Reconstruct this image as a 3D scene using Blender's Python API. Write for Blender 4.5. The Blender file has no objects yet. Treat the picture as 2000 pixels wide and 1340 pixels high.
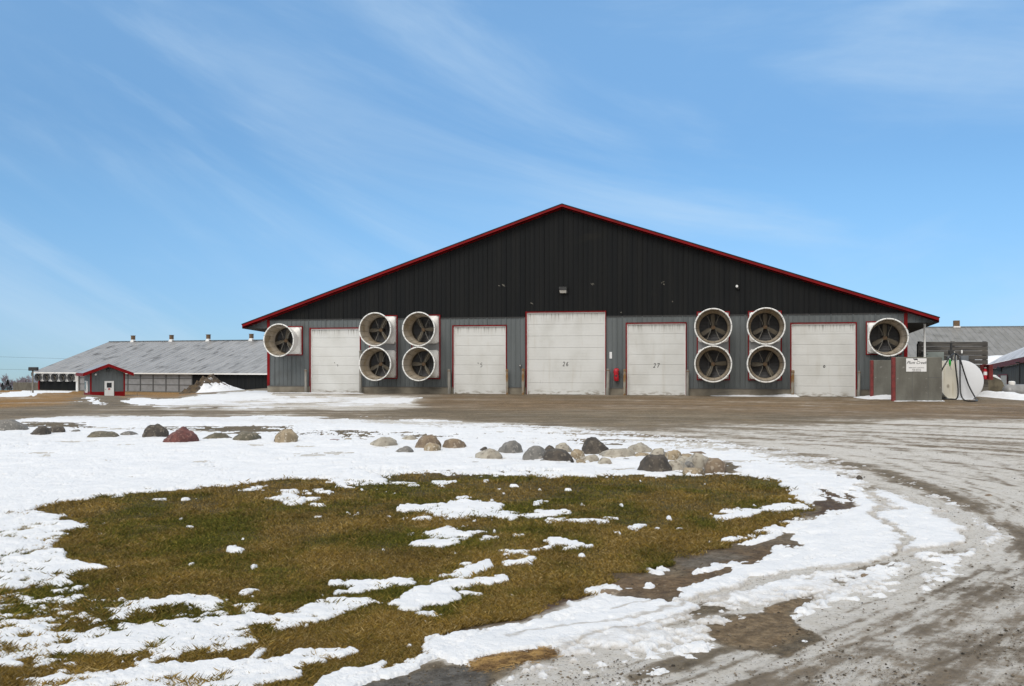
import bpy, math, random
import numpy as np
R = math.radians
random.seed(5); RNG = np.random.default_rng(5)
S = bpy.context.scene
COL = S.collection
F, CX, HY, EYE = 1800.0, 1000.0, 708.0, 1.6     # focal length and horizon of the photograph in its own pixels, eye height in m
TH = R(12.5)
ct, st = math.cos(TH), math.sin(TH)
P0 = (2.39, 43.0)

# ------------------------------------------------------------------ noise
def _h(ix, iy, seed):
    n = (ix.astype(np.int64) * 374761393 + iy.astype(np.int64) * 668265263 + seed * 1442695041) & 0xffffffff
    n = ((n ^ (n >> 13)) * 1274126177) & 0xffffffff
    return ((n ^ (n >> 16)) & 0xffff) / 65535.0
def vnoise(x, y, seed=0):
    ix = np.floor(x); iy = np.floor(y); fx = x - ix; fy = y - iy
    fx = fx*fx*(3-2*fx); fy = fy*fy*(3-2*fy)
    a = _h(ix, iy, seed); b = _h(ix+1, iy, seed); c = _h(ix, iy+1, seed); d = _h(ix+1, iy+1, seed)
    return (a*(1-fx)+b*fx)*(1-fy) + (c*(1-fx)+d*fx)*fy
def fbm(x, y, seed=0, octs=4, gain=.5):
    t = 0; a = 1; s = 0
    x = np.asarray(x, float); y = np.asarray(y, float)
    for o in range(octs):
        t = t + a*vnoise(x*2**o+o*17.3, y*2**o-o*9.1, seed+o*7); s += a; a *= gain
    return t/s
def sstep(a, b, x):
    t = np.clip((x-a)/(b-a), 0, 1); return t*t*(3-2*t)

# ------------------------------------------------------------------ terrain
def terrain(X, Y):
    X = np.asarray(X, float); Y = np.asarray(Y, float)
    z = 0.1*sstep(28, 42, Y)
    wx = sstep(-12.5, -25, X)
    d = Y-36; soft = np.where(d > 12, d, np.where(d < -12, 0, (d+12)**2/48))
    z = z - 0.037*np.minimum(soft, 74)*wx - .05*np.clip(Y-142, 0, 1e9)*wx
    wr = sstep(17, 40, X)
    z = z - 0.02*soft*wr
    wm = (1-wx)*(1-wr)
    z = z - 0.04*np.clip(Y-60, 0, 1e9)*wm
    z = z + 0.05*(fbm(X*.12, Y*.12, 3, 3)-.5)*sstep(3, 9, Y)*(1-sstep(30, 38, Y)*(1-wx))
    z = z + 0.5*np.exp(-(((X+44)/11)**2+((Y-78)/9)**2))
    return z
def tz(x, y): return float(terrain(np.array([x]), np.array([y]))[0])
def gpt(px, py):                                   # a ground point seen at a pixel
    t = (px-CX)/F; Y = F*EYE/(py-HY)
    for k in range(30):
        Y = .5*Y + .5*F*(EYE-tz(t*Y, Y))/(py-HY)
    return t*Y, Y

# ------------------------------------------------------------------ materials
def nodes(name):
    m = bpy.data.materials.new(name); m.use_nodes = True
    nt = m.node_tree; return m, nt, nt.nodes['Principled BSDF']
def N(nt, t, **kw):
    n = nt.nodes.new(t)
    for k, v in kw.items():
        if k in n.inputs: n.inputs[k].default_value = v
        else: setattr(n, k, v)
    return n
def c4(c): return (c[0], c[1], c[2], 1)
def mix(nt, fac, a, b, mode='MIX'):
    n = nt.nodes.new('ShaderNodeMix'); n.data_type = 'RGBA'; n.blend_type = mode
    for i, v in ((0, fac), (6, a), (7, b)):
        if hasattr(v, 'is_output'): nt.links.new(v, n.inputs[i])
        elif i == 0: n.inputs[0].default_value = v
        else: n.inputs[i].default_value = c4(v)
    return n.outputs[2]
def mth(nt, op, a, b=0.0, clamp=False):
    n = nt.nodes.new('ShaderNodeMath'); n.operation = op; n.use_clamp = clamp
    for i, v in ((0, a), (1, b)):
        if hasattr(v, 'is_output'): nt.links.new(v, n.inputs[i])
        else: n.inputs[i].default_value = v
    return n.outputs[0]
def ramp(nt, v, lo, hi):
    n = nt.nodes.new('ShaderNodeMapRange'); n.clamp = True; n.interpolation_type = 'SMOOTHSTEP'
    nt.links.new(v, n.inputs[0]); n.inputs[1].default_value = lo; n.inputs[2].default_value = hi
    return n.outputs[0]
def coords(nt, sc=(1, 1, 1), kind='Object'):
    tc = nt.nodes.new('ShaderNodeTexCoord'); mp = nt.nodes.new('ShaderNodeMapping')
    nt.links.new(tc.outputs[kind], mp.inputs[0]); mp.inputs['Scale'].default_value = sc
    return mp.outputs[0]
def noise(nt, vec, scale, detail=4, rough=.55):
    n = nt.nodes.new('ShaderNodeTexNoise'); nt.links.new(vec, n.inputs['Vector'])
    n.inputs['Scale'].default_value = scale; n.inputs['Detail'].default_value = detail; n.inputs['Roughness'].default_value = rough
    return n.outputs[0]
def bump(nt, h, bs, strength, dist=.02):
    b = nt.nodes.new('ShaderNodeBump'); nt.links.new(h, b.inputs['Height'])
    b.inputs['Strength'].default_value = strength; b.inputs['Distance'].default_value = dist
    nt.links.new(b.outputs[0], bs.inputs['Normal'])
def pm0(name, col, col2=None, sc=(1, 1, 1), scale=3, lo=.4, hi=.65, rough=.6, metal=0, bp=0, bscale=20, col3=None, sc3=(1, 1, 1), scale3=8, lo3=.6, hi3=.75, kind='Object'):
    m, nt, bs = nodes(name)
    v = None
    if col2 is not None:
        n = noise(nt, coords(nt, sc, kind), scale, 6)
        v = mix(nt, ramp(nt, n, lo, hi), col, col2)
    if col3 is not None:
        n = noise(nt, coords(nt, sc3, kind), scale3, 6)
        v = mix(nt, ramp(nt, n, lo3, hi3), v if v is not None else col, col3)
    if v is not None: nt.links.new(v, bs.inputs['Base Color'])
    else: bs.inputs['Base Color'].default_value = c4(col)
    bs.inputs['Roughness'].default_value = rough; bs.inputs['Metallic'].default_value = metal
    if bp: bump(nt, noise(nt, coords(nt), bscale, 4), bs, bp)
    return m
def pm(*a, spec=.5, **k):
    m = pm0(*a, **k); m.node_tree.nodes['Principled BSDF'].inputs['Specular IOR Level'].default_value = spec; return m
M = {}
M['grey'] = pm('grey_siding', (.128, .142, .146), (.105, .117, .12), (1.5, 1, .12), 2.2, .3, .7, .55, 0, .15, 3, (.085, .088, .084), (.6, 1, .5), 1.1, .55, .8, spec=.25)
M['black'] = pm('black_siding', (.0125, .0135, .0145), (.0165, .017, .017), (1.4, 1, .1), 1.7, .35, .7, .7, 0, .1, 3, (.021, .0205, .018), (.25, 1, .9), 1.3, .6, .8, spec=.08)
M['red'] = pm('red_trim', (.205, .004, .006), (.14, .004, .005), (1, 1, 1), 1.5, .4, .7, .5, spec=.15)
M['reddull'] = pm('faded_red_paint', (.20, .03, .028), (.13, .022, .02), (1, 1, 1), 4, .4, .65, .7, col3=(.16, .13, .11), scale3=6, lo3=.62, hi3=.7)
M['white'] = pm('white_trim', (.75, .75, .74), (.62, .61, .58), (1, 1, .3), 3, .45, .75, .45)
M['wdirty'] = pm('aged_white_plastic', (.80, .785, .755), (.68, .65, .60), (1, 1, 1), 2.5, .5, .85, .4)
M['rim'] = pm('white_rim', (.80, .80, .78), (.66, .65, .62), (1, 1, 1), 3, .4, .7, .35)
M['cone'] = pm('stained_cone', (.50, .44, .36), (.33, .26, .17), (1, 1, .7), 1.6, .38, .68, .6, col3=(.22, .16, .09), sc3=(1, 1, 1), scale3=3, lo3=.58, hi3=.8)
_nt = M['cone'].node_tree; _oi = _nt.nodes.new('ShaderNodeObjectInfo')
for _m in [n for n in _nt.nodes if n.type == 'MAPPING']:
    _c = _nt.nodes.new('ShaderNodeMath'); _c.operation = 'MULTIPLY'; _c.inputs[1].default_value = 17.0; _nt.links.new(_oi.outputs['Random'], _c.inputs[0]); _nt.links.new(_c.outputs[0], _m.inputs['Location'])
M['tube'] = pm('dark_tube', (.10, .085, .065), (.06, .05, .04), (1, 1, 1), 3, .4, .7, .7)
M['blade'] = pm('dusty_blade', (.115, .10, .075), (.07, .058, .042), (1, 1, 1), 4, .4, .7, .7)
M['hub'] = pm('rusty_hub', (.20, .12, .06), (.10, .07, .045), (1, 1, 1), 9, .4, .6, .8)
M['louver'] = pm('grey_louver', (.13, .13, .135), (.09, .09, .09), (1, 1, 1), 2, .4, .7, .5, .2)
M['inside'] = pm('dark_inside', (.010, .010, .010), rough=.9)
M['wire'] = pm('dark_wire', (.06, .055, .05), rough=.6, metal=.5)
M['strut'] = pm('pale_rod', (.45, .44, .40), rough=.4, metal=.6)
M['conc'] = pm('concrete_footing', (.23, .205, .16), (.15, .13, .10), (1, 1, 1), 1.4, .35, .7, .85, 0, .4, 12, (.09, .08, .065), (.4, 1, 2), 2.2, .55, .75)
M['slab'] = pm('old_concrete', (.155, .152, .13), (.105, .10, .085), (1.2, 1, .5), 1.6, .35, .7, .85, 0, .4, 14, (.28, .27, .25), (1.6, 1, 3), 3, .62, .78)
M['post'] = pm('weathered_post', (.27, .26, .235), (.17, .16, .14), (3, 3, .6), 3, .35, .65, .8, 0, .3, 20)
M['rustpost'] = pm('rusty_post', (.26, .24, .20), (.22, .12, .04), (2, 2, 1.2), 2.2, .42, .56, .85, 0, .3, 20, (.10, .075, .05), (3, 3, .6), 4, .6, .7)
M['blackp'] = pm('black_rubber', (.015, .015, .016), rough=.4)
M['blackm'] = pm('black_metal', (.02, .02, .02), (.05, .05, .05), (1, 1, 1), 8, .5, .8, .5)
M['glass'] = pm('dark_glass', (.012, .014, .016), rough=.12)
M['lens'] = pm('clear_lens', (.75, .75, .72), rough=.2)
M['roofmetal'] = pm('weathered_roof', (.36, .36, .36), (.27, .27, .27), (1.3, .12, 1), 1.2, .3, .7, .45, .25, .2, 4, (.11, .105, .10), (.5, .08, 1), 1.5, .50, .74)
M['roofold'] = pm('old_ribbed_roof', (.25, .245, .235), (.19, .185, .17), (1, .12, 1), 1.2, .3, .7, .5, .2, .2, 4, (.14, .135, .12), (.35, .14, 1), 1.1, .55, .75)
M['roofmain'] = pm('dark_roof', (.03, .03, .03), rough=.8, spec=.1)
M['curtain'] = pm('grey_curtain', (.27, .27, .275), (.21, .21, .21), (.6, 1, .8), 2, .35, .7, .6)
M['frame'] = pm('dark_frame', (.09, .09, .09), rough=.6)
M['snow'] = None
M['tank'] = pm('white_tank_paint', (.70, .72, .75), (.62, .63, .64), (1, 1, .5), 2, .4, .7, .35)
M['propane'] = pm('silver_paint', (.27, .27, .27), (.20, .20, .20), (1, 1, 1), 3, .4, .7, .45, .3)
M['plank'] = pm('weathered_wood', (.10, .092, .082), (.045, .042, .04), (.5, 1, 6), 2.2, .35, .65, .85, 0, .5, 12, (.17, .15, .125), (.4, 1, 5), 2, .58, .72)
M['plank2'] = pm('paler_wood', (.16, .145, .12), (.08, .072, .062), (.5, 1, 6), 2.2, .35, .65, .85, 0, .5, 12)
M['cab'] = pm('green_grey_cabinet', (.22, .25, .235), (.18, .205, .19), (1, 1, 1), 2, .4, .7, .5)
M['greybox'] = pm('blue_grey_box', (.15, .17, .19), (.12, .135, .15), (1, 1, 1), 2, .4, .7, .5)
M['green'] = pm('green_handle', (.01, .30, .03), rough=.4)
M['redbright'] = pm('red_enamel', (.45, .008, .02), (.32, .006, .015), (1, 1, 1), 6, .4, .7, .35)
M['label'] = pm('white_label', (.78, .78, .78), rough=.5)
M['ink'] = pm('black_ink', (.02, .02, .02), rough=.6)
M['redink'] = pm('red_ink', (.45, .02, .03), rough=.6)
M['rubwhite'] = pm('scrape_marks', (.16, .15, .125), rough=.8)
M['bark'] = pm('frosty_bark', (.23, .195, .22), (.15, .125, .14), (1, 1, 1), .5, .35, .6, .9)
M['pine'] = pm('dark_needles', (.03, .035, .03), (.016, .02, .016), (1, 1, 1), .8, .4, .6, .9)
M['frost'] = pm('frosted_twigs', (.34, .36, .42), rough=.9)
# overhead door
def door_mat():
    m, nt, bs = nodes('white_door_panel')
    tc = nt.nodes.new('ShaderNodeTexCoord'); sp = nt.nodes.new('ShaderNodeSeparateXYZ'); nt.links.new(tc.outputs['Generated'], sp.inputs[0])
    big = noise(nt, coords(nt, (.7, 1, .5)), 1.3, 5)
    c = mix(nt, ramp(nt, big, .35, .75), (.64, .645, .63), (.54, .54, .515))
    strk = noise(nt, coords(nt, (7, 1, .35)), 2.2, 6)
    top = ramp(nt, sp.outputs[2], .86, 1.0)
    f = mth(nt, 'MULTIPLY', ramp(nt, strk, .46, .68), top)
    c = mix(nt, mth(nt, 'MULTIPLY', f, .75), c, (.17, .155, .12))
    f2 = ramp(nt, noise(nt, coords(nt, (2.5, 1, .3)), 1.6, 5), .55, .8)
    c = mix(nt, mth(nt, 'MULTIPLY', f2, .35), c, (.42, .38, .30))
    bot = mth(nt, 'SUBTRACT', 1.0, ramp(nt, sp.outputs[2], .0, .10))
    f3 = mth(nt, 'MULTIPLY', ramp(nt, noise(nt, coords(nt, (1.2, 1, 4)), 2.5, 6), .46, .62), bot)
    c = mix(nt, mth(nt, 'MULTIPLY', f3, .85), c, (.16, .12, .07))
    scz = mth(nt, 'MULTIPLY', ramp(nt, sp.outputs[2], .10, .14), mth(nt, 'SUBTRACT', 1.0, ramp(nt, sp.outputs[2], .2, .25)))
    f4 = mth(nt, 'MULTIPLY', ramp(nt, noise(nt, coords(nt, (16, 1, 1.0)), 2.0, 3), .68, .74), scz)
    c = mix(nt, mth(nt, 'MULTIPLY', f4, .7), c, (.15, .14, .13))
    nt.links.new(c, bs.inputs['Base Color']); bs.inputs['Roughness'].default_value = .45
    bump(nt, noise(nt, coords(nt, (1, 1, 3)), 30, 2), bs, .08)
    return m
M['door'] = door_mat()
def snow_mat():
    m, nt, bs = nodes('snow')
    at = nt.nodes.new('ShaderNodeAttribute'); at.attribute_name = 'dirt'  # dirt together with painted drift shading
    v = coords(nt)
    n = noise(nt, v, 3.0, 8, .65)
    c = mix(nt, ramp(nt, n, .3, .75), (.83, .84, .86), (.74, .76, .79))
    fine = noise(nt, v, 40, 5, .7)
    dn = mth(nt, 'ADD', at.outputs['Fac'], mth(nt, 'MULTIPLY', mth(nt, 'SUBTRACT', noise(nt, v, 9, 8, .75), .5), 1.4))
    c = mix(nt, mth(nt, 'MULTIPLY', ramp(nt, dn, .25, .95), .8), c, (.40, .36, .31))
    speck = mth(nt, 'MULTIPLY', ramp(nt, noise(nt, v, 60, 2, .5), .70, .76), ramp(nt, noise(nt, v, .8, 3), .5, .7))
    c = mix(nt, mth(nt, 'MULTIPLY', speck, .6), c, (.2, .17, .13))
    nt.links.new(c, bs.inputs['Base Color']); bs.inputs['Roughness'].default_value = .75
    bs.inputs['Specular IOR Level'].default_value = .25
    h = mth(nt, 'ADD', mth(nt, 'MULTIPLY', n, 1.0), mth(nt, 'MULTIPLY', fine, .25))
    bump(nt, h, bs, .9, .06)
    return m
M['snow'] = snow_mat()
def ground_mat():
    m, nt, bs = nodes('ground_mix')
    def A(n):
        a = nt.nodes.new('ShaderNodeAttribute'); a.attribute_name = n; return a
    base = A('base').outputs['Color']; ice = A('ice').outputs['Fac']; strk = A('streak').outputs['Vector']
    v = coords(nt)
    mp = nt.nodes.new('ShaderNodeMapping'); nt.links.new(strk, mp.inputs[0]); mp.inputs['Scale'].default_value = (1, .17, 1)
    s1 = noise(nt, mp.outputs[0], 15, 10, .70)
    mp2 = nt.nodes.new('ShaderNodeMapping'); nt.links.new(strk, mp2.inputs[0]); mp2.inputs['Scale'].default_value = (1, .28, 1)
    s2 = noise(nt, mp2.outputs[0], 2.0, 6, .6)
    n1 = noise(nt, v, 1.3, 9, .7); n2 = noise(nt, v, 11, 9, .8)
    peb = noise(nt, v, 55, 3, .6)
    c = mix(nt, ramp(nt, n2, .36, .62), base, (.40, .37, .33), 'MULTIPLY')
    c = mix(nt, mth(nt, 'MULTIPLY', ramp(nt, n1, .45, .70), .6), c, (1.5, 1.38, 1.22), 'MULTIPLY')
    c = mix(nt, mth(nt, 'MULTIPLY', ramp(nt, s1, .42, .66), .55), c, (.66, .64, .60), 'MULTIPLY')
    c = mix(nt, mth(nt, 'MULTIPLY', ramp(nt, peb, .58, .72), .35), c, (.34, .31, .27))
    c = mix(nt, mth(nt, 'MULTIPLY', ramp(nt, peb, .40, .26), .5), c, (.03, .027, .022))
    q = mth(nt, 'ADD', mth(nt, 'MULTIPLY', s1, .80), mth(nt, 'MULTIPLY', s2, .45))
    q = mth(nt, 'ADD', q, mth(nt, 'MULTIPLY', n2, .85))
    q = mth(nt, 'ADD', q, mth(nt, 'MULTIPLY', n1, .60))          # mean about 1.25
    q = mth(nt, 'ADD', mth(nt, 'SUBTRACT', q, 1.35), mth(nt, 'SUBTRACT', ice, .5))
    f = ramp(nt, q, -.10, .22)
    icec = mix(nt, ramp(nt, n2, .38, .68), (.86, .86, .85), (.66, .63, .57))
    c = mix(nt, f, c, icec)
    sp_ = mth(nt, 'MULTIPLY', mth(nt, 'MULTIPLY', ramp(nt, noise(nt, v, 34, 4, .7), .58, .63), ramp(nt, n1, .30, .5)), .85)
    c = mix(nt, mth(nt, 'MULTIPLY', sp_, f), c, (.16, .135, .10))
    slush = mth(nt, 'MULTIPLY', ramp(nt, q, -.40, .05), .45)
    c = mix(nt, slush, c, (.38, .33, .265))
    nt.links.new(c, bs.inputs['Base Color'])
    r = mth(nt, 'SUBTRACT', .85, mth(nt, 'MULTIPLY', ramp(nt, s2, .55, .72), .3))
    nt.links.new(r, bs.inputs['Roughness']); bs.inputs['Specular IOR Level'].default_value = .3
    h = mth(nt, 'ADD', mth(nt, 'MULTIPLY', n2, .7), mth(nt, 'ADD', mth(nt, 'MULTIPLY', s1, .8), mth(nt, 'MULTIPLY', peb, .3)))
    bump(nt, h, bs, .9, .04)
    return m
M['ground'] = ground_mat()
def grass_mat():
    m, nt, bs = nodes('winter_grass')
    a = nt.nodes.new('ShaderNodeAttribute'); a.attribute_name = 'tint'
    nt.links.new(a.outputs['Color'], bs.inputs['Base Color']); bs.inputs['Roughness'].default_value = .7
    bs.inputs['Specular IOR Level'].default_value = .2
    return m
M['grass'] = grass_mat()
def rock_mat(name, c1, c2, c3):
    m = pm(name, c1, c2, (1, 1, 1), 7, .38, .58, .85, 0, .9, 14, c3, (1, 1, 1), 16, .54, .64)
    return m
RK = {'tan': rock_mat('tan_rock', (.34, .27, .18), (.21, .165, .105), (.46, .41, .33)),
      'pale': rock_mat('pale_rock', (.40, .365, .30), (.30, .27, .22), (.22, .19, .15)),
      'brown': rock_mat('brown_rock', (.22, .165, .11), (.15, .11, .075), (.30, .25, .19)),
      'dark': rock_mat('dark_rock', (.085, .07, .055), (.05, .043, .036), (.14, .12, .095)),
      'grey': rock_mat('grey_rock', (.19, .18, .165), (.13, .125, .115), (.28, .26, .235)),
      'olive': rock_mat('olive_rock', (.16, .14, .10), (.10, .09, .065), (.24, .21, .16)),
      'red': rock_mat('red_rock', (.16, .058, .048), (.10, .040, .036), (.22, .11, .09))}

# ------------------------------------------------------------------ mesh builder
class MB:
    def __init__(s): s.v = []; s.f = []; s.mi = []; s.cm = 0
    def add(s, vs, fs):
        b = len(s.v); s.v += [tuple(p) for p in vs]
        for f in fs: s.f.append(tuple(b+i for i in f)); s.mi.append(s.cm)
        return s
    def box(s, x0, x1, y0, y1, z0, z1):
        vs = [(x, y, z) for z in (z0, z1) for y in (y0, y1) for x in (x0, x1)]
        return s.add(vs, [(0, 2, 3, 1), (4, 5, 7, 6), (0, 1, 5, 4), (2, 6, 7, 3), (0, 4, 6, 2), (1, 3, 7, 5)])
    def bbox(s, x0, x1, y0, y1, z0, z1, b=.01):           # box with chamfered edges
        vs = []; idx = {}
        X = (x0, x1); Y = (y0, y1); Z = (z0, z1); sg = (1, -1)
        for i in (0, 1):
            for j in (0, 1):
                for k in (0, 1):
                    for a in range(3):
                        p = [X[i]+sg[i]*b, Y[j]+sg[j]*b, Z[k]+sg[k]*b]
                        p[a] = (X[i], Y[j], Z[k])[a]
                        idx[(i, j, k, a)] = len(vs); vs.append(p)
        fs = []
        for a in range(3):
            o = [q for q in range(3) if q != a]
            for e in (0, 1):
                def g(p, q):
                    t = [0, 0, 0]; t[a] = e; t[o[0]] = p; t[o[1]] = q; return idx[(t[0], t[1], t[2], a)]
                fs.append((g(0, 0), g(1, 0), g(1, 1), g(0, 1)))
        for a in range(3):
            o = [q for q in range(3) if q != a]
            for p in (0, 1):
                for q in (0, 1):
                    def g(e, ax):
                        t = [0, 0, 0]; t[a] = e; t[o[0]] = p; t[o[1]] = q; return idx[(t[0], t[1], t[2], ax)]
                    fs.append((g(0, o[0]), g(1, o[0]), g(1, o[1]), g(0, o[1])))
        for i in (0, 1):
            for j in (0, 1):
                for k in (0, 1): fs.append(tuple(idx[(i, j, k, a)] for a in range(3)))
        return s.add(vs, fs)
    def tube(s, pts, r, n=8, caps=True):
        from mathutils import Vector
        pts = [Vector(p) for p in pts]; rs = r if isinstance(r, (list, tuple)) else [r]*len(pts)
        vs = []; up = None
        for i, p in enumerate(pts):
            d = (pts[min(i+1, len(pts)-1)]-pts[max(i-1, 0)]).normalized()
            if up is None: up = Vector((0, 0, 1)) if abs(d.z) < .9 else Vector((1, 0, 0))
            a = d.cross(up)
            if a.length < 1e-6: a = d.cross(Vector((1, .3, 0)))
            a.normalize(); b = a.cross(d).normalized(); up = b
            for k in range(n):
                t = 2*math.pi*k/n; q = p+a*(rs[i]*math.cos(t))+b*(rs[i]*math.sin(t)); vs.append(q)
        fs = [(i*n+k, i*n+(k+1) % n, (i+1)*n+(k+1) % n, (i+1)*n+k) for i in range(len(pts)-1) for k in range(n)]
        if caps: fs += [tuple(range(n-1, -1, -1)), tuple((len(pts)-1)*n+k for k in range(n))]
        return s.add(vs, fs)
    def lathe(s, prof, n=48, axis='y', c=(0, 0, 0), close=False):   # profile of (radius, along)
        vs = []
        for r, a in prof:
            for k in range(n):
                t = 2*math.pi*k/n; x = r*math.cos(t); y = r*math.sin(t)
                p = {'y': (x, a, y), 'z': (x, y, a), 'x': (a, x, y)}[axis]
                vs.append((p[0]+c[0], p[1]+c[1], p[2]+c[2]))
        m = len(prof); rng = m if close else m-1
        fs = [(i*n+k, i*n+(k+1) % n, ((i+1) % m)*n+(k+1) % n, ((i+1) % m)*n+k) for i in range(rng) for k in range(n)]
        return s.add(vs, fs)
    def disc(s, r, a, n=48, axis='y', c=(0, 0, 0)):
        vs = []
        for k in range(n):
            t = 2*math.pi*k/n; x = r*math.cos(t); y = r*math.sin(t)
            p = {'y': (x, a, y), 'z': (x, y, a), 'x': (a, x, y)}[axis]; vs.append((p[0]+c[0], p[1]+c[1], p[2]+c[2]))
        return s.add(vs, [tuple(range(n))])
    def prism(s, poly, y0, y1):                            # poly in (x,z), thickness along y
        n = len(poly); vs = [(x, y0, z) for x, z in poly]+[(x, y1, z) for x, z in poly]
        return s.add(vs, [tuple(range(n)), tuple(range(2*n-1, n-1, -1))]+[(k, n+k, n+(k+1) % n, (k+1) % n) for k in range(n)])
    def build(s, name, mats, parent=None, smooth=False, bev=0):
        me = bpy.data.meshes.new(name); me.from_pydata(s.v, [], s.f)
        mats = mats if isinstance(mats, (list, tuple)) else [mats]
        for m in mats: me.materials.append(m)
        if len(mats) > 1: me.polygons.foreach_set('material_index', s.mi)
        import bmesh
        bm = bmesh.new(); bm.from_mesh(me); bmesh.ops.recalc_face_normals(bm, faces=bm.faces); bm.to_mesh(me); bm.free()
        if smooth:
            me.polygons.foreach_set('use_smooth', [True]*len(me.polygons))
            try: me.set_sharp_from_angle(angle=R(40))
            except Exception: pass
        me.update()
        o = bpy.data.objects.new(name, me); COL.objects.link(o)
        if parent: o.parent = parent
        if bev:
            md = o.modifiers.new('bevel', 'BEVEL'); md.width = bev; md.segments = 2; md.limit_method = 'ANGLE'
        return o
def thing(name, label, cat, loc=(0, 0, 0), rz=0, group=None):
    o = bpy.data.objects.new(name, None); COL.objects.link(o); o.location = loc; o.rotation_euler = (0, 0, rz)
    o.empty_display_size = .2
    o['label'] = label; o['category'] = cat
    if group: o['group'] = group
    return o
def tag(o, label, cat, group=None, kind=None):
    o['label'] = label; o['category'] = cat
    if group: o['group'] = group
    if kind: o['kind'] = kind
    return o
def W(u, v, z=0): return (P0[0]+u*ct+v*st, P0[1]-u*st+v*ct, z)
def uz(px, py=708, v=0):                                   # photo pixel to facade coordinates
    t = (px-CX)/F; ox = P0[0]+v*st; oy = P0[1]+v*ct
    u = (t*oy-ox)/(ct+t*st); Y = oy-u*st
    return u, EYE-(py-HY)*Y/F

# =================================================================== GROUND PAINT
GX0, GY0, GS = -600, 744, 2.0
GW, GH = 1600, 420
gx, gy = np.meshgrid(GX0+np.arange(GW)*GS, GY0+np.arange(GH)*GS)
def blur(a, rx, ry):
    for ax, r in ((1, rx), (0, ry)):
        r = int(round(r))
        if r < 1: continue
        for _ in range(2):
            p = np.pad(a, [(r+1, r) if i == ax else (0, 0) for i in (0, 1)], mode='edge')
            c = np.cumsum(p, axis=ax)
            sl1 = [slice(None)]*2; sl2 = [slice(None)]*2
            sl1[ax] = slice(2*r+1, None); sl2[ax] = slice(0, -(2*r+1))
            a = (c[tuple(sl1)]-c[tuple(sl2)])/(2*r+1)
    return a
def pmask(poly):
    xs = [p[0] for p in poly]; ys = [p[1] for p in poly]
    i0 = max(0, int((min(xs)-GX0)/GS)-1); i1 = min(GW, int((max(xs)-GX0)/GS)+2)
    j0 = max(0, int((min(ys)-GY0)/GS)-1); j1 = min(GH, int((max(ys)-GY0)/GS)+2)
    sub = np.zeros((max(0, j1-j0), max(0, i1-i0)), bool)
    X = gx[j0:j1, i0:i1]; Y = gy[j0:j1, i0:i1]; n = len(poly)
    for k in range(n):
        x1, y1 = poly[k]; x2, y2 = poly[(k+1) % n]
        if y1 == y2: continue
        c = (Y > min(y1, y2)) & (Y <= max(y1, y2)) & (X < (x2-x1)*(Y-y1)/(y2-y1)+x1)
        sub ^= c
    m = np.zeros((GH, GW)); m[j0:j1, i0:i1] = sub
    return m
def lmask(pts, w):                                         # stroke; w in px, vertically squashed
    m = np.full((GH, GW), 1e9); SQ = 2.2
    for (x1, y1), (x2, y2) in zip(pts[:-1], pts[1:]):
        dx, dy = x2-x1, (y2-y1)*SQ; L = dx*dx+dy*dy
        t = np.clip(((gx-x1)*dx+(gy-y1)*SQ*dy)/L, 0, 1)
        m = np.minimum(m, np.hypot(gx-x1-t*dx, (gy-y1)*SQ-t*dy))
    return np.clip(1.2-m/w, 0, 1)
def paint(M0, m, val, fx=1, fy=0):
    m = blur(m, fx, fy) if fx or fy else m
    return M0*(1-m)+val*m
z1 = lambda L: [(x/2.857, 900+y/2.857) for x, y in L]
z2 = lambda L: [(600+x/2.857, 900+y/2.857) for x, y in L]
z3 = lambda L: [(1200+x/2.5, 900+y/2.5) for x, y in L]
SN = np.zeros((GH, GW))
BAND = [(-600, 836), (0, 822), (120, 813), (300, 812), (560, 812), (760, 822), (1000, 836), (1200, 850), (1400, 868), (1560, 893), (1660, 918), (1750, 945), (1840, 975), (1900, 1015), (1925, 1060), (1880, 1090),
        (1790, 1100), (1740, 1128), (1640, 1150), (1500, 1175), (1400, 1215), (1230, 1250), (1060, 1290), (960, 1305), (870, 1300), (790, 1280), (830, 1258), (1010, 1215), (1170, 1165), (1330, 1182), (1345, 1160), (1400, 1130), (1480, 1090),
        (1560, 1062), (1540, 1045), (1500, 1040), (1590, 1008), (1600, 990), (1568, 985), (1555, 965), (1530, 945), (1460, 932), (1270, 926), (1120, 932), (900, 927), (640, 932), (440, 947), (250, 966),
        (90, 985), (60, 1000), (120, 1012), (140, 1030), (90, 1060), (130, 1090), (175, 1108), (150, 1150), (60, 1165), (-600, 1200)]
SN = paint(SN, pmask(BAND), .98, 2, 1)
LAWN = [(30, 985), (240, 958), (430, 938), (640, 922), (1270, 917), (1460, 926), (1540, 940), (1562, 968), (1575, 1000), (1500, 1045), (1420, 1070), (1330, 1095), (1250, 1120), (1150, 1165), (1000, 1208), (850, 1250), (790, 1300), (700, 1330), (560, 1400), (300, 1580), (-600, 1580), (-600, 1120), (-50, 1060), (20, 1020)]
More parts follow.
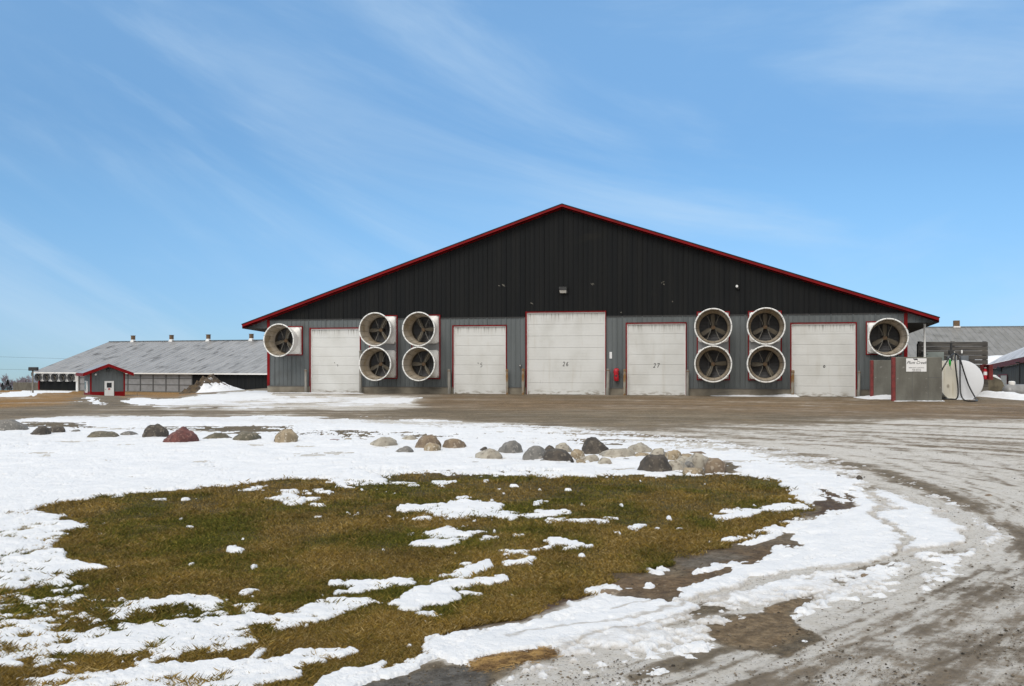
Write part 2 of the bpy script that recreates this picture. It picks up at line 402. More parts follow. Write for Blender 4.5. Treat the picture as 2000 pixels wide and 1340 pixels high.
# left and lower left: snow with grass breaking through
SN = paint(SN, pmask([(-600, 990), (60, 1000), (110, 1040), (90, 1085), (150, 1120), (120, 1160), (-600, 1180)]), .84, 6, 2)
SN = paint(SN, pmask([(-600, 1150), (130, 1150), (200, 1172), (330, 1165), (450, 1172), (520, 1200), (560, 1230), (500, 1270), (380, 1285), (300, 1300), (-600, 1330)]), .68, 5, 2)
SN = paint(SN, pmask([(-600, 1165), (110, 1200), (60, 1235), (-600, 1235)]), .52, 5, 2)
SN = paint(SN, pmask([(-600, 1300), (0, 1285), (130, 1265), (230, 1262), (240, 1330), (-600, 1580)]), .66, 5, 2)
for L in ([(1490, 210), (1600, 185), (1730, 165), (1760, 175), (1640, 200), (1620, 215), (1740, 212), (1750, 238), (1660, 252), (1590, 232)],
          [(1290, 152), (1440, 146), (1570, 162), (1480, 170), (1320, 167)], [(350, 390), (390, 353), (490, 365), (400, 388)],
          [(300, 632), (460, 585), (560, 595), (560, 610), (480, 622), (340, 628)], [(440, 732), (540, 705), (605, 703), (470, 745)],
          [(540, 845), (700, 820), (830, 775), (900, 795), (1030, 790), (1040, 743), (1190, 748), (1170, 830), (1050, 808), (900, 830), (700, 870)],
          [(1260, 852), (1380, 808), (1470, 808), (1485, 842), (1320, 862)], [(560, 985), (700, 930), (1010, 930), (1380, 885), (1390, 910), (1260, 960), (1000, 1000), (700, 990)],
          [(1640, 872), (1780, 788), (2000, 768), (2150, 790), (2000, 855), (1900, 890), (1640, 952), (1540, 962), (1480, 932), (1400, 938), (1380, 900)],
          [(0, 950), (250, 880), (340, 880), (300, 920), (520, 960), (900, 990), (1300, 990), (1440, 1000), (1400, 1030), (1200, 1060), (1000, 1110), (700, 1080), (400, 1060), (100, 1120), (0, 1120)],
          [(1600, 1062), (1700, 1065), (1900, 1068), (1940, 1088), (1700, 1165), (1560, 1235), (1460, 1260), (1300, 1330), (0, 1600), (0, 1240), (400, 1225), (700, 1170), (900, 1135), (1200, 1128), (1500, 1112), (1600, 1095)]):
    _a = abs(sum(L[i][0]*L[(i+1) % len(L)][1]-L[(i+1) % len(L)][0]*L[i][1] for i in range(len(L))))/2
    SN = paint(SN, pmask(z1(L)), .98 if _a < 60000 else .85, 1, 1)
for L in ([(480, 292), (560, 250), (700, 252), (830, 228), (900, 223), (1065, 243), (1085, 275), (1220, 288), (1150, 337), (1050, 337), (1000, 312), (900, 320), (800, 322), (650, 320), (650, 292)],
          [(640, 422), (720, 395), (760, 378), (815, 368), (835, 398), (965, 398), (930, 422), (760, 432)], [(575, 478), (640, 460), (700, 448), (780, 452), (900, 443), (895, 468), (740, 492), (690, 478)],
          [(418, 505), (445, 488), (478, 488), (470, 506)], [(1000, 445), (1040, 423), (1092, 433), (1040, 453)], [(1100, 428), (1180, 404), (1242, 418), (1130, 438)],
          [(1280, 352), (1380, 318), (1480, 343), (1700, 318), (1705, 340), (1560, 358), (1450, 353)], [(1180, 312), (1290, 278), (1450, 267), (1510, 290), (1330, 308), (1220, 324)],
          [(1320, 442), (1390, 442), (1545, 472), (1545, 493), (1330, 495), (1280, 524), (1150, 540), (1060, 520), (1045, 502), (1220, 508), (1320, 480)], [(1418, 495), (1500, 502), (1440, 524)],
          [(1068, 548), (1135, 548), (1130, 567)], [(1105, 593), (1180, 560), (1240, 558), (1285, 553), (1262, 592), (1170, 598)],
          [(718, 643), (800, 603), (960, 566), (1010, 556), (1058, 562), (960, 622), (860, 660), (740, 652)],
          [(108, 675), (280, 678), (540, 667), (562, 702), (420, 706), (340, 738), (200, 764), (160, 752), (280, 708), (130, 698)],
          [(530, 715), (720, 690), (1080, 642), (1140, 655), (1110, 682), (900, 728), (830, 730), (860, 792), (660, 832), (590, 854), (510, 842), (540, 808), (400, 805), (340, 795), (250, 860), (0, 900), (0, 815), (200, 776), (330, 778), (460, 800), (570, 775), (560, 740)],
          [(1455, 745), (1560, 712), (1700, 692), (1845, 708), (1700, 742), (1520, 764)], [(1845, 615), (1925, 618), (1860, 630)], [(1925, 600), (1990, 603), (1960, 610)],
          [(-20, 72), (140, 72), (260, 88), (380, 66), (405, 118), (650, 126), (640, 140), (520, 138), (280, 124), (120, 114), (-20, 104)], [(680, 134), (770, 109), (822, 118), (795, 140)],
          [(1365, 97), (1440, 83), (1485, 100), (1400, 108)], [(975, 78), (1130, 88), (1250, 84), (1355, 92), (1200, 98)], [(610, 1010), (700, 990), (900, 950), (1000, 1000), (800, 1080)], [(0, 1275), (60, 1212), (230, 1168), (410, 1125), (430, 1165), (520, 1120), (600, 1085), (650, 1110), (600, 1160), (520, 1200), (430, 1290), (0, 1310)]):
    SN = paint(SN, pmask(z2(L)), .97, 1, 1)
for L in ([(462, 268), (600, 232), (740, 222), (905, 212), (895, 243), (680, 248), (600, 293), (500, 288)], [(608, 405), (720, 352), (880, 297), (1010, 272), (935, 312), (760, 382), (680, 418)],
          [(335, 545), (520, 503), (615, 492), (480, 543), (360, 558)], [(-10, 613), (112, 618), (105, 634), (-10, 634)], [(115, 545), (180, 538), (170, 550)], [(780, 415), (840, 410), (830, 435), (790, 432)], [(1350, 400), (1500, 360), (1780, 380), (1700, 440), (1420, 440)]):
    SN = paint(SN, pmask(z3(L)), .97, 1, 1)
for x, y, r in ((380, 158, 16), (450, 88, 14), (490, 88, 11), (240, 165, 28), (235, 262, 15), (255, 310, 16), (180, 310, 24), (1100, 165, 18), (1605, 258, 13), (1725, 252, 20), (1668, 300, 18), (1435, 386, 13), (1735, 415, 22), (1820, 385, 30), (105, 257, 22), (90, 757, 32), (670, 873, 26), (1155, 493, 13), (832, 524, 12), (500, 177, 20), (945, 142, 10), (855, 215, 26), (1310, 158, 10), (1320, 242, 42), (20, 225, 26), (100, 178, 30), (130, 218, 14), (510, 492, 12), (730, 350, 20), (895, 332, 20), (850, 368, 14), (1180, 362, 14), (440, 278, 16), (640, 685, 22), (645, 912, 12), (630, 347, 9), (610, 318, 25), (1250, 312, 14), (1015, 372, 11), (1025, 398, 13), (1550, 235, 9), (1430, 548, 9)):
    SN = paint(SN, pmask(z2([(x-r, y), (x-r*.4, y-r*.45), (x+r*.5, y-r*.4), (x+r, y), (x+r*.3, y+r*.45), (x-r*.5, y+r*.4)])), .97, 1, 0)
for x, y, r in ((1555, 548, 16), (1468, 595, 28), (1330, 497, 40), (990, 662, 24), (800, 643, 12), (1405, 763, 18), (1635, 632, 8), (1818, 255, 24), (1970, 310, 16), (1775, 318, 14), (1420, 272, 10), (1360, 308, 9), (1245, 550, 8), (1635, 550, 9), (735, 785, 18), (625, 597, 22), (375, 412, 14), (985, 860, 20), (1850, 215, 18), (1808, 178, 30), (1920, 140, 40)):
    SN = paint(SN, pmask(z1([(x-r, y), (x-r*.4, y-r*.45), (x+r*.5, y-r*.4), (x+r, y), (x+r*.3, y+r*.45), (x-r*.5, y+r*.4)])), .97, 1, 0)
for x, y, r in ((395, 332, 8), (95, 337, 34), (20, 363, 24), (575, 382, 24), (635, 367, 14), (478, 395, 12), (432, 417, 9), (718, 462, 11), (308, 392, 12), (215, 385, 9), (190, 77, 22), (10, 220, 16), (150, 542, 32), (215, 527, 24), (220, 612, 26), (855, 285, 16), (985, 300, 20)):
    SN = paint(SN, pmask(z3([(x-r, y), (x-r*.4, y-r*.45), (x+r*.5, y-r*.4), (x+r, y), (x+r*.3, y+r*.45), (x-r*.5, y+r*.4)])), .97, 1, 0)
HOLES = [z3([(980, 115), (1070, 150), (1090, 165), (1060, 200), (1110, 205), (1105, 235), (1050, 240), (1020, 275), (940, 268), (985, 225), (945, 200), (1030, 195), (1010, 160)]), z3([(1140, 145), (1162, 150), (1158, 200), (1135, 265), (1108, 262), (1125, 190)]),
         z3([(740, 392), (800, 362), (935, 313), (870, 345), (850, 375)]), z3([(830, 380), (900, 388), (900, 430), (840, 420)]), z3([(1085, 72), (1115, 72), (1110, 88), (1088, 88)]), z3([(1205, 125), (1235, 128), (1245, 165), (1225, 165)]),
         z3([(430, 815), (520, 752), (700, 745), (800, 700), (960, 655), (960, 690), (860, 745), (880, 790), (1000, 868), (940, 900), (850, 955), (760, 930), (600, 918), (500, 880)]),
         z3([(1220, 490), (1250, 490), (1255, 550), (1205, 550)]), z3([(665, 560), (740, 562), (710, 575)]), z3([(920, 352), (980, 358), (940, 364)]), z3([(370, 720), (500, 690), (600, 690), (560, 720), (420, 745), (340, 745)]),
         z2([(910, 1140), (960, 1100), (1180, 1065), (1300, 1048), (1395, 1060), (1380, 1090), (1200, 1120), (1080, 1160), (930, 1180)]),
         [(690, 1345), (820, 1308), (900, 1302), (980, 1318), (960, 1345), (800, 1420)]]
for L in HOLES: SN = paint(SN, pmask(L), .05, 1, 1)
FH = []
# gravel and weeds breaking through the far edge of the snow
for L, v in (([(520, 832), (700, 838), (720, 858), (560, 852)], .62), ([(380, 830), (520, 832), (510, 846), (400, 843)], .25), ([(430, 835), (570, 838), (540, 848), (440, 846)], .3), ([(0, 826), (170, 824), (180, 836), (0, 836)], .35), ([(190, 836), (270, 836), (250, 842)], .4), ([(700, 846), (740, 842), (735, 854), (705, 856)], .3),
             ([(860, 852), (950, 852), (950, 860), (870, 858)], .5), ([(975, 855), (1220, 862), (1230, 870), (1000, 863)], .45), ([(90, 826), (180, 830), (170, 836), (95, 832)], .2), ([(290, 833), (420, 832), (400, 842), (300, 841)], .42), ([(700, 842), (900, 845), (880, 856), (720, 850)], .68),
             ([(1090, 892), (1180, 898), (1160, 908), (1100, 906)], .3), ([(1380, 895), (1440, 905), (1430, 925), (1340, 928), (1330, 915)], .25), ([(380, 910), (480, 915), (470, 922), (400, 918)], .4), ([(700, 918), (1100, 920), (1100, 928), (700, 925)], .62)):
    SN = paint(SN, pmask(L), v, 2, 1); FH.append((L, v))
SN = paint(SN, pmask([(1905, 1015), (1930, 1060), (1880, 1100), (1790, 1110), (1740, 1138), (1640, 1160), (1500, 1185), (1400, 1225), (1230, 1262), (1060, 1305), (1010, 1290), (1200, 1232), (1380, 1188), (1480, 1150), (1620, 1128), (1720, 1104), (1770, 1080), (1850, 1068), (1880, 1040)]), .56, 6, 3)
SN = paint(SN, pmask([(700, 810), (1000, 826), (1200, 840), (1400, 857), (1560, 882), (1660, 905), (1750, 930), (1840, 965), (1915, 1010), (1880, 1020), (1800, 980), (1700, 945), (1580, 912), (1400, 880), (1200, 860), (1000, 845), (700, 826)]), .55, 8, 1)
_z = blur(pmask([(1010, 1290), (1200, 1232), (1380, 1185), (1480, 1150), (1620, 1128), (1720, 1104), (1860, 1068), (1885, 1010), (1930, 1000), (1965, 1060), (1930, 1110), (1820, 1150), (1700, 1175), (1600, 1200), (1480, 1240), (1380, 1290), (1300, 1330), (1000, 1345), (960, 1330)]), 6, 3)
_hole = blur(np.clip(pmask(HOLES[6])+pmask(HOLES[-2])+pmask(HOLES[-1])+pmask(HOLES[10]), 0, 1), 3, 1)
SN = np.maximum(SN, .51*_z*(1-_hole))
# wheel tracks worn through the snow
TRK = [([(1686, 932), (1715, 985), (1745, 1040), (1765, 1085), (1775, 1100)], 13), ([(1680, 925), (1790, 965), (1870, 1010), (1915, 1070), (1900, 1110)], 24), ([(1360, 1180), (1500, 1135), (1680, 1105), (1800, 1078), (1890, 1065)], 14),
       ([(1770, 1095), (1775, 1140), (1760, 1180)], 22), ([(1000, 1250), (1200, 1215), (1400, 1165)], 5), ([(1190, 1195), (1330, 1160)], 4), ([(1000, 1300), (1150, 1255), (1330, 1200), (1450, 1160)], 6)]
for L, w in TRK: SN = SN*(1-lmask(L, w)*(.8 if w > 10 else .12))
# snow on the far yard and round the small shed (left)
SN = paint(SN, pmask([(-600, 781), (0, 768), (40, 764), (90, 762), (165, 761), (165, 765), (80, 768), (60, 774), (0, 776), (-600, 790)]), .98, 2, 0)
for L, v in (([(240, 777), (345, 779), (330, 790), (240, 790)], .9), ([(160, 775), (185, 775), (212, 791), (192, 791)], .9), ([(143, 780), (152, 785), (152, 792), (145, 790)], .9), ([(345, 779), (480, 770), (560, 770), (700, 773), (830, 775), (800, 790), (600, 797), (420, 800), (300, 797)], .60), ([(300, 790), (345, 780), (480, 775), (540, 776), (480, 783), (420, 787), (320, 792)], .85)):
    SN = paint(SN, pmask(L), v, 2, 0)
SN = paint(SN, pmask([(340, 780), (400, 769), (480, 764), (530, 763), (530, 774), (400, 782)]), .8, 2, 0)
# ice mixed into the road surface
IC = np.full((GH, GW), .10)
IC = paint(IC, pmask([(290, 800), (345, 779), (480, 768), (830, 773), (830, 798), (600, 806), (300, 806)]), .62, 8, 1)
IC = paint(IC, pmask([(-600, 797), (0, 795), (300, 795), (820, 802), (1000, 818), (1000, 826), (760, 812), (300, 808), (-600, 812)]), .12, 5, 1)
IC = paint(IC, pmask([(1300, 838), (1700, 820), (2600, 826), (2600, 1000), (1980, 960), (1700, 905), (1500, 872)]), .46, 12, 3)
IC = paint(IC, pmask([(1740, 818), (2600, 818), (2600, 850), (1900, 842), (1730, 832)]), .50, 6, 2)
IC = paint(IC, pmask([(1000, 838), (1250, 850), (1420, 864), (1600, 888), (1760, 925), (1900, 975), (2010, 1040), (2600, 1200), (2600, 1000), (1900, 925), (1650, 880), (1400, 848), (1100, 832)]), .62, 8, 2)
IC = paint(IC, pmask([(1790, 965), (1930, 1010), (1990, 1080), (1960, 1180), (1700, 1260), (1400, 1345), (950, 1345), (1200, 1250), (1500, 1160), (1800, 1100), (1930, 1060)]), .84, 10, 4)
IC = paint(IC, pmask([(940, 1345), (1100, 1295), (1400, 1225), (1640, 1150), (1740, 1130), (1760, 1170), (1560, 1260), (1400, 1345)]), .90, 8, 3)
IC = paint(IC, pmask([(1560, 1240), (1800, 1130), (2010, 1090), (2600, 1100), (2600, 1580), (1400, 1580), (1480, 1320)]), .50, 20, 8)
IC = paint(IC, pmask([(1560, 1330), (1760, 1260), (2000, 1160), (2040, 1180), (1780, 1300), (1640, 1345)]), .64, 8, 3)
IC = paint(IC, pmask([(1230, 1300), (1420, 1262), (1520, 1270), (1380, 1345), (1200, 1345)]), .72, 8, 3)
IC = paint(IC, pmask([(1300, 1290), (1420, 1262), (1440, 1270), (1300, 1320), (1240, 1330), (1220, 1320)]), .2, 3, 1)
for L, w in TRK:
    if w > 10: IC = paint(IC, lmask(L, w*1.1), .66, 0, 0)
IC = paint(IC, pmask(HOLES[6]), .02, 3, 1); IC = paint(IC, pmask(HOLES[-1]), .12, 3, 1); IC = paint(IC, pmask(HOLES[-2]), .0, 3, 1)
for k in (0, 1, 2, 3, 4, 5): IC = paint(IC, pmask(HOLES[k]), .0, 2, 1)
for _t, _w in (([(1060, 1345), (1400, 1248), (1650, 1168), (1850, 1098), (1945, 1045), (1945, 990), (1860, 945), (1700, 895), (1500, 858), (1300, 838)], 7), ([(1130, 1345), (1440, 1262), (1680, 1185), (1880, 1112), (1975, 1050), (1975, 988), (1880, 936), (1710, 882), (1480, 846)], 6),
               ([(1300, 1345), (1560, 1255), (1790, 1170), (1950, 1100), (2030, 1035), (2030, 975), (1900, 915), (1700, 864), (1400, 830)], 9), ([(1420, 1345), (1640, 1270), (1850, 1185), (2010, 1110), (2110, 1040), (2100, 975), (1950, 905), (1720, 852)], 8), ([(1700, 1345), (1850, 1290), (2050, 1210)], 9)):
    IC = paint(IC, lmask(_t, _w*1.2)*.75, .38, 2, 1); IC = np.minimum(1, IC+.16*np.clip(lmask(_t, _w*3)-lmask(_t, _w*1.3), 0, 1))
LW = pmask(LAWN); IC = paint(IC, LW, 0, 2, 1)
IC = paint(IC, pmask([(820, 772), (1680, 782), (2600, 795), (2600, 818), (1700, 815), (1300, 800), (820, 798)]), .10, 8, 1)
# base colours
_sb = blur(SN, 9, 4); IC = np.clip(IC+.10, 0, 1)*(1-blur(LW, 2, 1)); IC = np.where(LW > .5, IC, np.maximum(IC, np.clip(_sb*1.15, 0, .82)))
for _k in (0, 1, 2, 3, 6, 10, -1, -2): IC = paint(IC, pmask(HOLES[_k]), .04, 2, 1)
for L, v in FH: IC = paint(IC, pmask(L), .12, 3, 1)
IC = paint(IC, pmask(z3([(260, 480), (560, 430), (760, 400), (930, 380), (800, 470), (480, 590), (380, 670), (260, 700), (60, 675), (-60, 640), (0, 560), (200, 560)])), .04, 3, 2)
BC = [np.full((GH, GW), c) for c in (.225, .182, .122)]
def bpaint(poly, col, fx=4, fy=1):
    m = blur(pmask(poly), fx, fy) if not isinstance(poly, np.ndarray) else poly
    for i in range(3): BC[i] = BC[i]*(1-m)+col[i]*m
bpaint([(820, 771), (1330, 776), (1680, 780), (2600, 800), (2600, 826), (2000, 822), (1650, 812), (1250, 800), (980, 800), (830, 797)], (.25, .175, .10), 10, 2)
bpaint([(500, 765), (870, 768), (870, 776), (500, 775)], (.22, .185, .14), 4, 1)
bpaint([(1950, 950), (2600, 960), (2600, 1020), (2000, 985)], (.18, .13, .08), 6, 2)
bpaint([(-600, 740), (166, 740), (166, 774), (130, 779), (136, 789), (60, 793), (0, 797), (-600, 810)], (.36, .20, .05), 3, 1)
bpaint([(240, 740), (400, 740), (390, 768), (345, 777), (240, 778)], (.36, .21, .07), 2, 0)
bpaint(LAWN, (.10, .068, .026), 2, 1)
bpaint(z3([(300, 460), (560, 430), (760, 400), (900, 400), (700, 500), (480, 590), (380, 660), (260, 690), (100, 665), (0, 650), (-100, 640), (0, 560), (300, 560)]), (.21, .142, .078), 5, 3)
bpaint(z3([(290, 480), (480, 440), (600, 460), (480, 530), (300, 520)]), (.22, .19, .15), 4, 2)
bpaint([(1500, 850), (2600, 850), (2600, 1580), (1300, 1580), (1500, 1240), (1900, 1110), (1960, 1040), (1880, 960), (1700, 900)], (.205, .160, .108), 14, 4)
for k in (0, 1): bpaint(HOLES[k], (.11, .07, .04), 1, 1)
bpaint(z3([(-600, 560), (0, 640), (-200, 720), (-400, 780), (-600, 800)]), (.11, .07, .045), 5, 3)
for L, v in FH: bpaint(L, (.19, .155, .10), 3, 1)
bpaint(HOLES[6], (.31, .225, .13), 3, 1)
bpaint(HOLES[-2], (.33, .19, .06), 2, 1)
bpaint(HOLES[-1], (.16, .15, .135), 2, 1)
bpaint([(1250, 1320), (1500, 1262), (1560, 1230), (1700, 1200), (1500, 1300), (1300, 1345)], (.19, .155, .105), 6, 3)
DT = np.zeros((GH, GW))                                     # dirt on the snow, and drift shading painted in with it
DT = paint(DT, pmask([(-600, 810), (1000, 836), (1400, 868), (1700, 930), (1700, 905), (1400, 855), (1000, 825), (-600, 800)]), .55, 12, 2)
DT = paint(DT, pmask([(0, 838), (170, 850), (150, 872), (0, 880)]), .3, 10, 3)  # grey-tan shading of the snow drifts, painted into the colour
DT = paint(DT, pmask([(1400, 868), (1700, 905), (1930, 1010), (1980, 1100), (1880, 1130), (1890, 1030), (1700, 940)]), .6, 12, 4)
DT = paint(DT, pmask([(1000, 1280), (1400, 1170), (1700, 1110), (1750, 1150), (1400, 1240), (1000, 1345)]), .5, 10, 5)
DT = paint(DT, pmask([(940, 862), (1300, 870), (1300, 915), (940, 905)]), .3, 10, 3)
for L, w in TRK: DT = np.maximum(DT, lmask(L, w*1.8)*.8)
DT = paint(DT, pmask(z2([(900, 960), (1400, 830), (1560, 760), (1600, 790), (1300, 900), (1000, 960)])), .42, 4, 2)
DT = paint(DT, pmask([(290, 800), (345, 779), (830, 773), (830, 798), (600, 806), (300, 806)]), .35, 8, 1)
SNs = .45*SN+.55*blur(SN, 3, 1)
def samp(A, px, py):
    fx = np.clip((px-GX0)/GS, 0, GW-1.001); fy = np.clip((py-GY0)/GS, 0, GH-1.001)
    ix = fx.astype(int); iy = fy.astype(int); fx = fx-ix; fy = fy-iy
    return (A[iy, ix]*(1-fx)+A[iy, ix+1]*fx)*(1-fy)+(A[iy+1, ix]*(1-fx)+A[iy+1, ix+1]*fx)*fy
def topix(X, Y, z):
    Yc = np.maximum(Y, 1.2)
    return CX+F*X/Yc, HY+F*(EYE-z)/Yc
# streak coordinates: distance from, and length along, the edge of the lawn island the drive bends round
WP = np.array([(-90, 13.4), (-20, 13.2), (0.5, 12.6), (2.7, 11.4), (2.2, 9.6), (-3.2, 3.2), (-9, -4)])
def streak(X, Y):
    best = np.full(X.shape, 1e9); s = np.zeros(X.shape); acc = 0
    for a, b in zip(WP[:-1], WP[1:]):
        d = b-a; L = np.hypot(*d); t = np.clip(((X-a[0])*d[0]+(Y-a[1])*d[1])/L**2, 0, 1)
        r = np.hypot(X-a[0]-t*d[0], Y-a[1]-t*d[1]); k = r < best
        best = np.where(k, r, best); s = np.where(k, acc+t*L, s); acc += L
    # beyond the bend the arc is longer
    return best, s

def grid(nt_, ny):
    tt = np.linspace(-.62, .62, nt_)
    ext = np.array([.66, .72, .8, .9, 1.05, 1.25, 1.5, 2, 3, 4.5, 7, 12])
    tt = np.concatenate([-ext[::-1], tt, ext])
    py = np.linspace(1365, 786, ny); Yn = F*EYE/(py-HY)
    far = Yn[-1]*np.exp(np.linspace(0, math.log(4200/Yn[-1]), 150)[1:])
    near = np.array([-60, -25, -12, -6, -3, -1.5, -.5, .4, 1.0, 1.5, 2.0, 2.4, 2.8, 3.1, 3.4, 3.6, 3.8, 3.95, 4.1, 4.2])
    YY = np.concatenate([near, Yn, far])
    w = np.where(YY > 3, YY, 3*np.exp((YY-3)/12)+.0)
    T, Yg = np.meshgrid(tt, YY); Wg = np.repeat(w[:, None], len(tt), 1)
    X = T*Wg+np.sign(T)*np.clip(np.abs(T)-.75, 0, None)*20
    return X, Yg
def grid_mesh(name, X, Y, Z, mat, mask=None):
    ny, nx = X.shape; n = nx*ny
    co = np.stack([X, Y, Z], -1).reshape(-1, 3).astype(np.float32)
    i = np.arange(n).reshape(ny, nx)
    q = np.stack([i[:-1, :-1], i[:-1, 1:], i[1:, 1:], i[1:, :-1]], -1).reshape(-1, 4)
    if mask is not None:
        k = (mask[:-1, :-1] | mask[:-1, 1:] | mask[1:, 1:] | mask[1:, :-1]).reshape(-1); q = q[k]
        used = np.zeros(n, bool); used[q.ravel()] = True; rm = np.cumsum(used)-1; q = rm[q]; co = co[used]
    else: used = np.ones(n, bool)
    me = bpy.data.meshes.new(name); me.vertices.add(len(co)); me.vertices.foreach_set('co', co.ravel())
    me.loops.add(q.size); me.loops.foreach_set('vertex_index', q.ravel().astype(np.int32))
    me.polygons.add(len(q)); me.polygons.foreach_set('loop_start', np.arange(0, q.size, 4, dtype=np.int32)); me.polygons.foreach_set('loop_total', np.full(len(q), 4, np.int32))
    me.polygons.foreach_set('use_smooth', np.ones(len(q), bool)); me.update(calc_edges=True); me.materials.append(mat)
    o = bpy.data.objects.new(name, me); COL.objects.link(o)
    return o, used
X, Y = grid(1150, 560)
Z = terrain(X, Y)
def fields(X, Y, Z):
    wob = np.clip(Y*.02, .04, .35)
    dx = (fbm(X*2.6, Y*2.6, 11, 6, .62)-.5)*wob*3.0; dy = (fbm(X*2.6, Y*2.6, 23, 6, .62)-.5)*wob*3.2
    px, py = topix(X+dx, Y+dy*np.clip(Y/12, .35, 1.5), Z)
    py = np.where(Y > 44, HY+F*(EYE-Z)/np.maximum(Y, 1), py)
    py = np.where(Y < 1.3, 1570, py)
    return px, py
px, py = fields(X, Y, Z)
inview = (Y > 1.3)
sn = np.where(inview, samp(SNs, px, py), .35)
far = sstep(46, 56, Y)
leftf = sstep(-10, -14, X)
# far ground beyond the yard: fields with snow
fieldsnow = .5+.35*np.sign(fbm(X*.02, Y*.01, 77, 2)-.52)
sn = np.where(Y > 175, fieldsnow, sn)
rr, ss = streak(X, Y)
# elongated break-up noise following the wind and slope
nb = fbm(X*2.1+Y*.9, Y*3.4-X*1.5, 31, 5, .6)-.5
ns = fbm(rr*3.2, ss*.28, 41, 5, .6)-.5
lawn = samp(LW, px, py)*inview
mixw = np.clip(1-np.abs(sn-.6)*3.2, 0, 1)
nf = fbm(X*13, Y*13, 37, 4, .6)-.5
nfar = np.where(Y > 27, fbm(X*.45, Y*.55, 33, 5, .62), fbm(X*.9, Y*1.1, 33, 4, .6))-.5
nroad = fbm(rr*11, ss*.9, 43, 4, .65)-.5
onroad = np.where(lawn > .5, 0, 1)
kY = 1-sstep(17, 30, Y)
se = sn+(nb*kY+nfar*(1-kY))*(.55+1.0*mixw)+nf*(1.05+.7*mixw)*kY+onroad*(ns*(.25+1.2*mixw)+nroad*.45*(1-sstep(20, 40, Y)))
def fleck(x, y): return np.clip(vnoise(x*3.3, y*3.3, 111)*vnoise(x*8.7, y*8.7, 113)-.66, 0, 1)*6
se = np.where((lawn > .5) & (sn < .3) & (Y < 14), np.maximum(se, fleck(X, Y)+se*.35), se)
th = (se-.5)
thick = np.where(onroad > 0, .035, .11)
Hs = np.clip(th*thick, -.03, np.where(onroad > 0, .010, .016))+np.clip(th-.1, 0, .4)*.03
lump = (fbm(X*9, Y*9, 51, 4)-.5)*.020*(1-.5*onroad)+(fbm(X*2, Y*2, 53, 3)-.5)*.022
drift = (fbm(X*.55, Y*.8, 57, 4)-.42)*.16*sstep(9, 13, Y)*np.clip(samp(blur(SN, 14, 5), px, py)*1.6-.7, 0, 1)*(Y < 40)
Hs = Hs+np.where(th > 0, lump*np.clip(th*4, 0, 1)+np.clip(drift, -.02, .2)*np.clip(th*5, 0, 1), 0)
tracky = samp(DT, px, py)
rut = ((fbm(rr*6, ss*.08, 61, 3)-.5)*.030+(fbm(rr*2.6, ss*.045, 47, 4, .6)-.5)*.03)*np.where(lawn > .5, 0, 1)*(Y < 44)
g_o, _ = grid_mesh('ground', X, Y, Z+rut*.6, M['ground'])
g_o['kind'] = 'structure'
me = g_o.data
bx, by = px, py
cols = np.stack([samp(BC[i], bx, by) for i in range(3)]+[np.ones(X.shape)], -1)
yb = F*EYE/np.maximum(by-HY, 1)
ln = fbm(X*1.1, Y*1.1, 71, 4)
lawncol = np.array([.105, .072, .025])*(1-.45*ln[..., None])+np.array([.03, .045, .006])*ln[..., None]
cols[..., :3] = np.where(lawn[..., None] > .5, np.where(np.abs(cols[..., :3]-np.array([.10, .068, .026])).sum(-1, keepdims=True) < .012, lawncol, cols[..., :3]), cols[..., :3])
pp = (.60+.8*fbm(X*.35, Y*.9, 73, 5, .6))[..., None]; cols[..., :3] *= pp
fargr = (Y > 150)[..., None]; cols[..., :3] = np.where(fargr, np.array([.24, .15, .06]), cols[..., :3])
ca = me.attributes.new('base', 'FLOAT_COLOR', 'POINT'); ca.data.foreach_set('color', cols.astype(np.float32).ravel())
_p0x, _p0y = topix(X, Y, Z); _k = .45+.55*(Y > 44); ice = np.where(inview, samp(IC, _p0x+(px-_p0x)*_k, _p0y+(py-_p0y)*_k), .3); ntr = fbm(rr*2.2+.6*fbm(X*.3, Y*.3, 49, 2), ss*.09, 47, 4, .6)-.5; ntr2 = fbm(rr*9+.5*fbm(X, Y, 50, 2), ss*.12, 48, 3, .6)-.5
ice = ice+(ntr*.85+ntr2*.25)*np.clip(ice*3, 0, 1)*np.where(Y < 40, 1, .3)
ice = ice+(nb*.3+nf*.3)*kY*np.clip(ice*3, 0, 1)+nfar*.8*(1-kY)*np.clip(ice*3, 0, 1); ice = np.where(Y > 120, 0, ice)
ia = me.attributes.new('ice', 'FLOAT', 'POINT'); ia.data.foreach_set('value', ice.astype(np.float32).ravel())
sa = me.attributes.new('streak', 'FLOAT_VECTOR', 'POINT'); sa.data.foreach_set('vector', np.stack([rr, ss, 0*rr], -1).astype(np.float32).ravel())
s_o, used = grid_mesh('snow', X, Y, Z+rut*.6+Hs, M['snow'], mask=(Hs > -.012) & (Y > 0))
s_o['kind'] = 'structure'
da = s_o.data.attributes.new('dirt', 'FLOAT', 'POINT')  # holds real dirt plus the painted drift shading
dirt_shade = tracky+.75*(1-np.clip(th*5, 0, 1))*np.where(lawn > .5, .28, .5)
da.data.foreach_set('value', dirt_shade.ravel()[used].astype(np.float32))
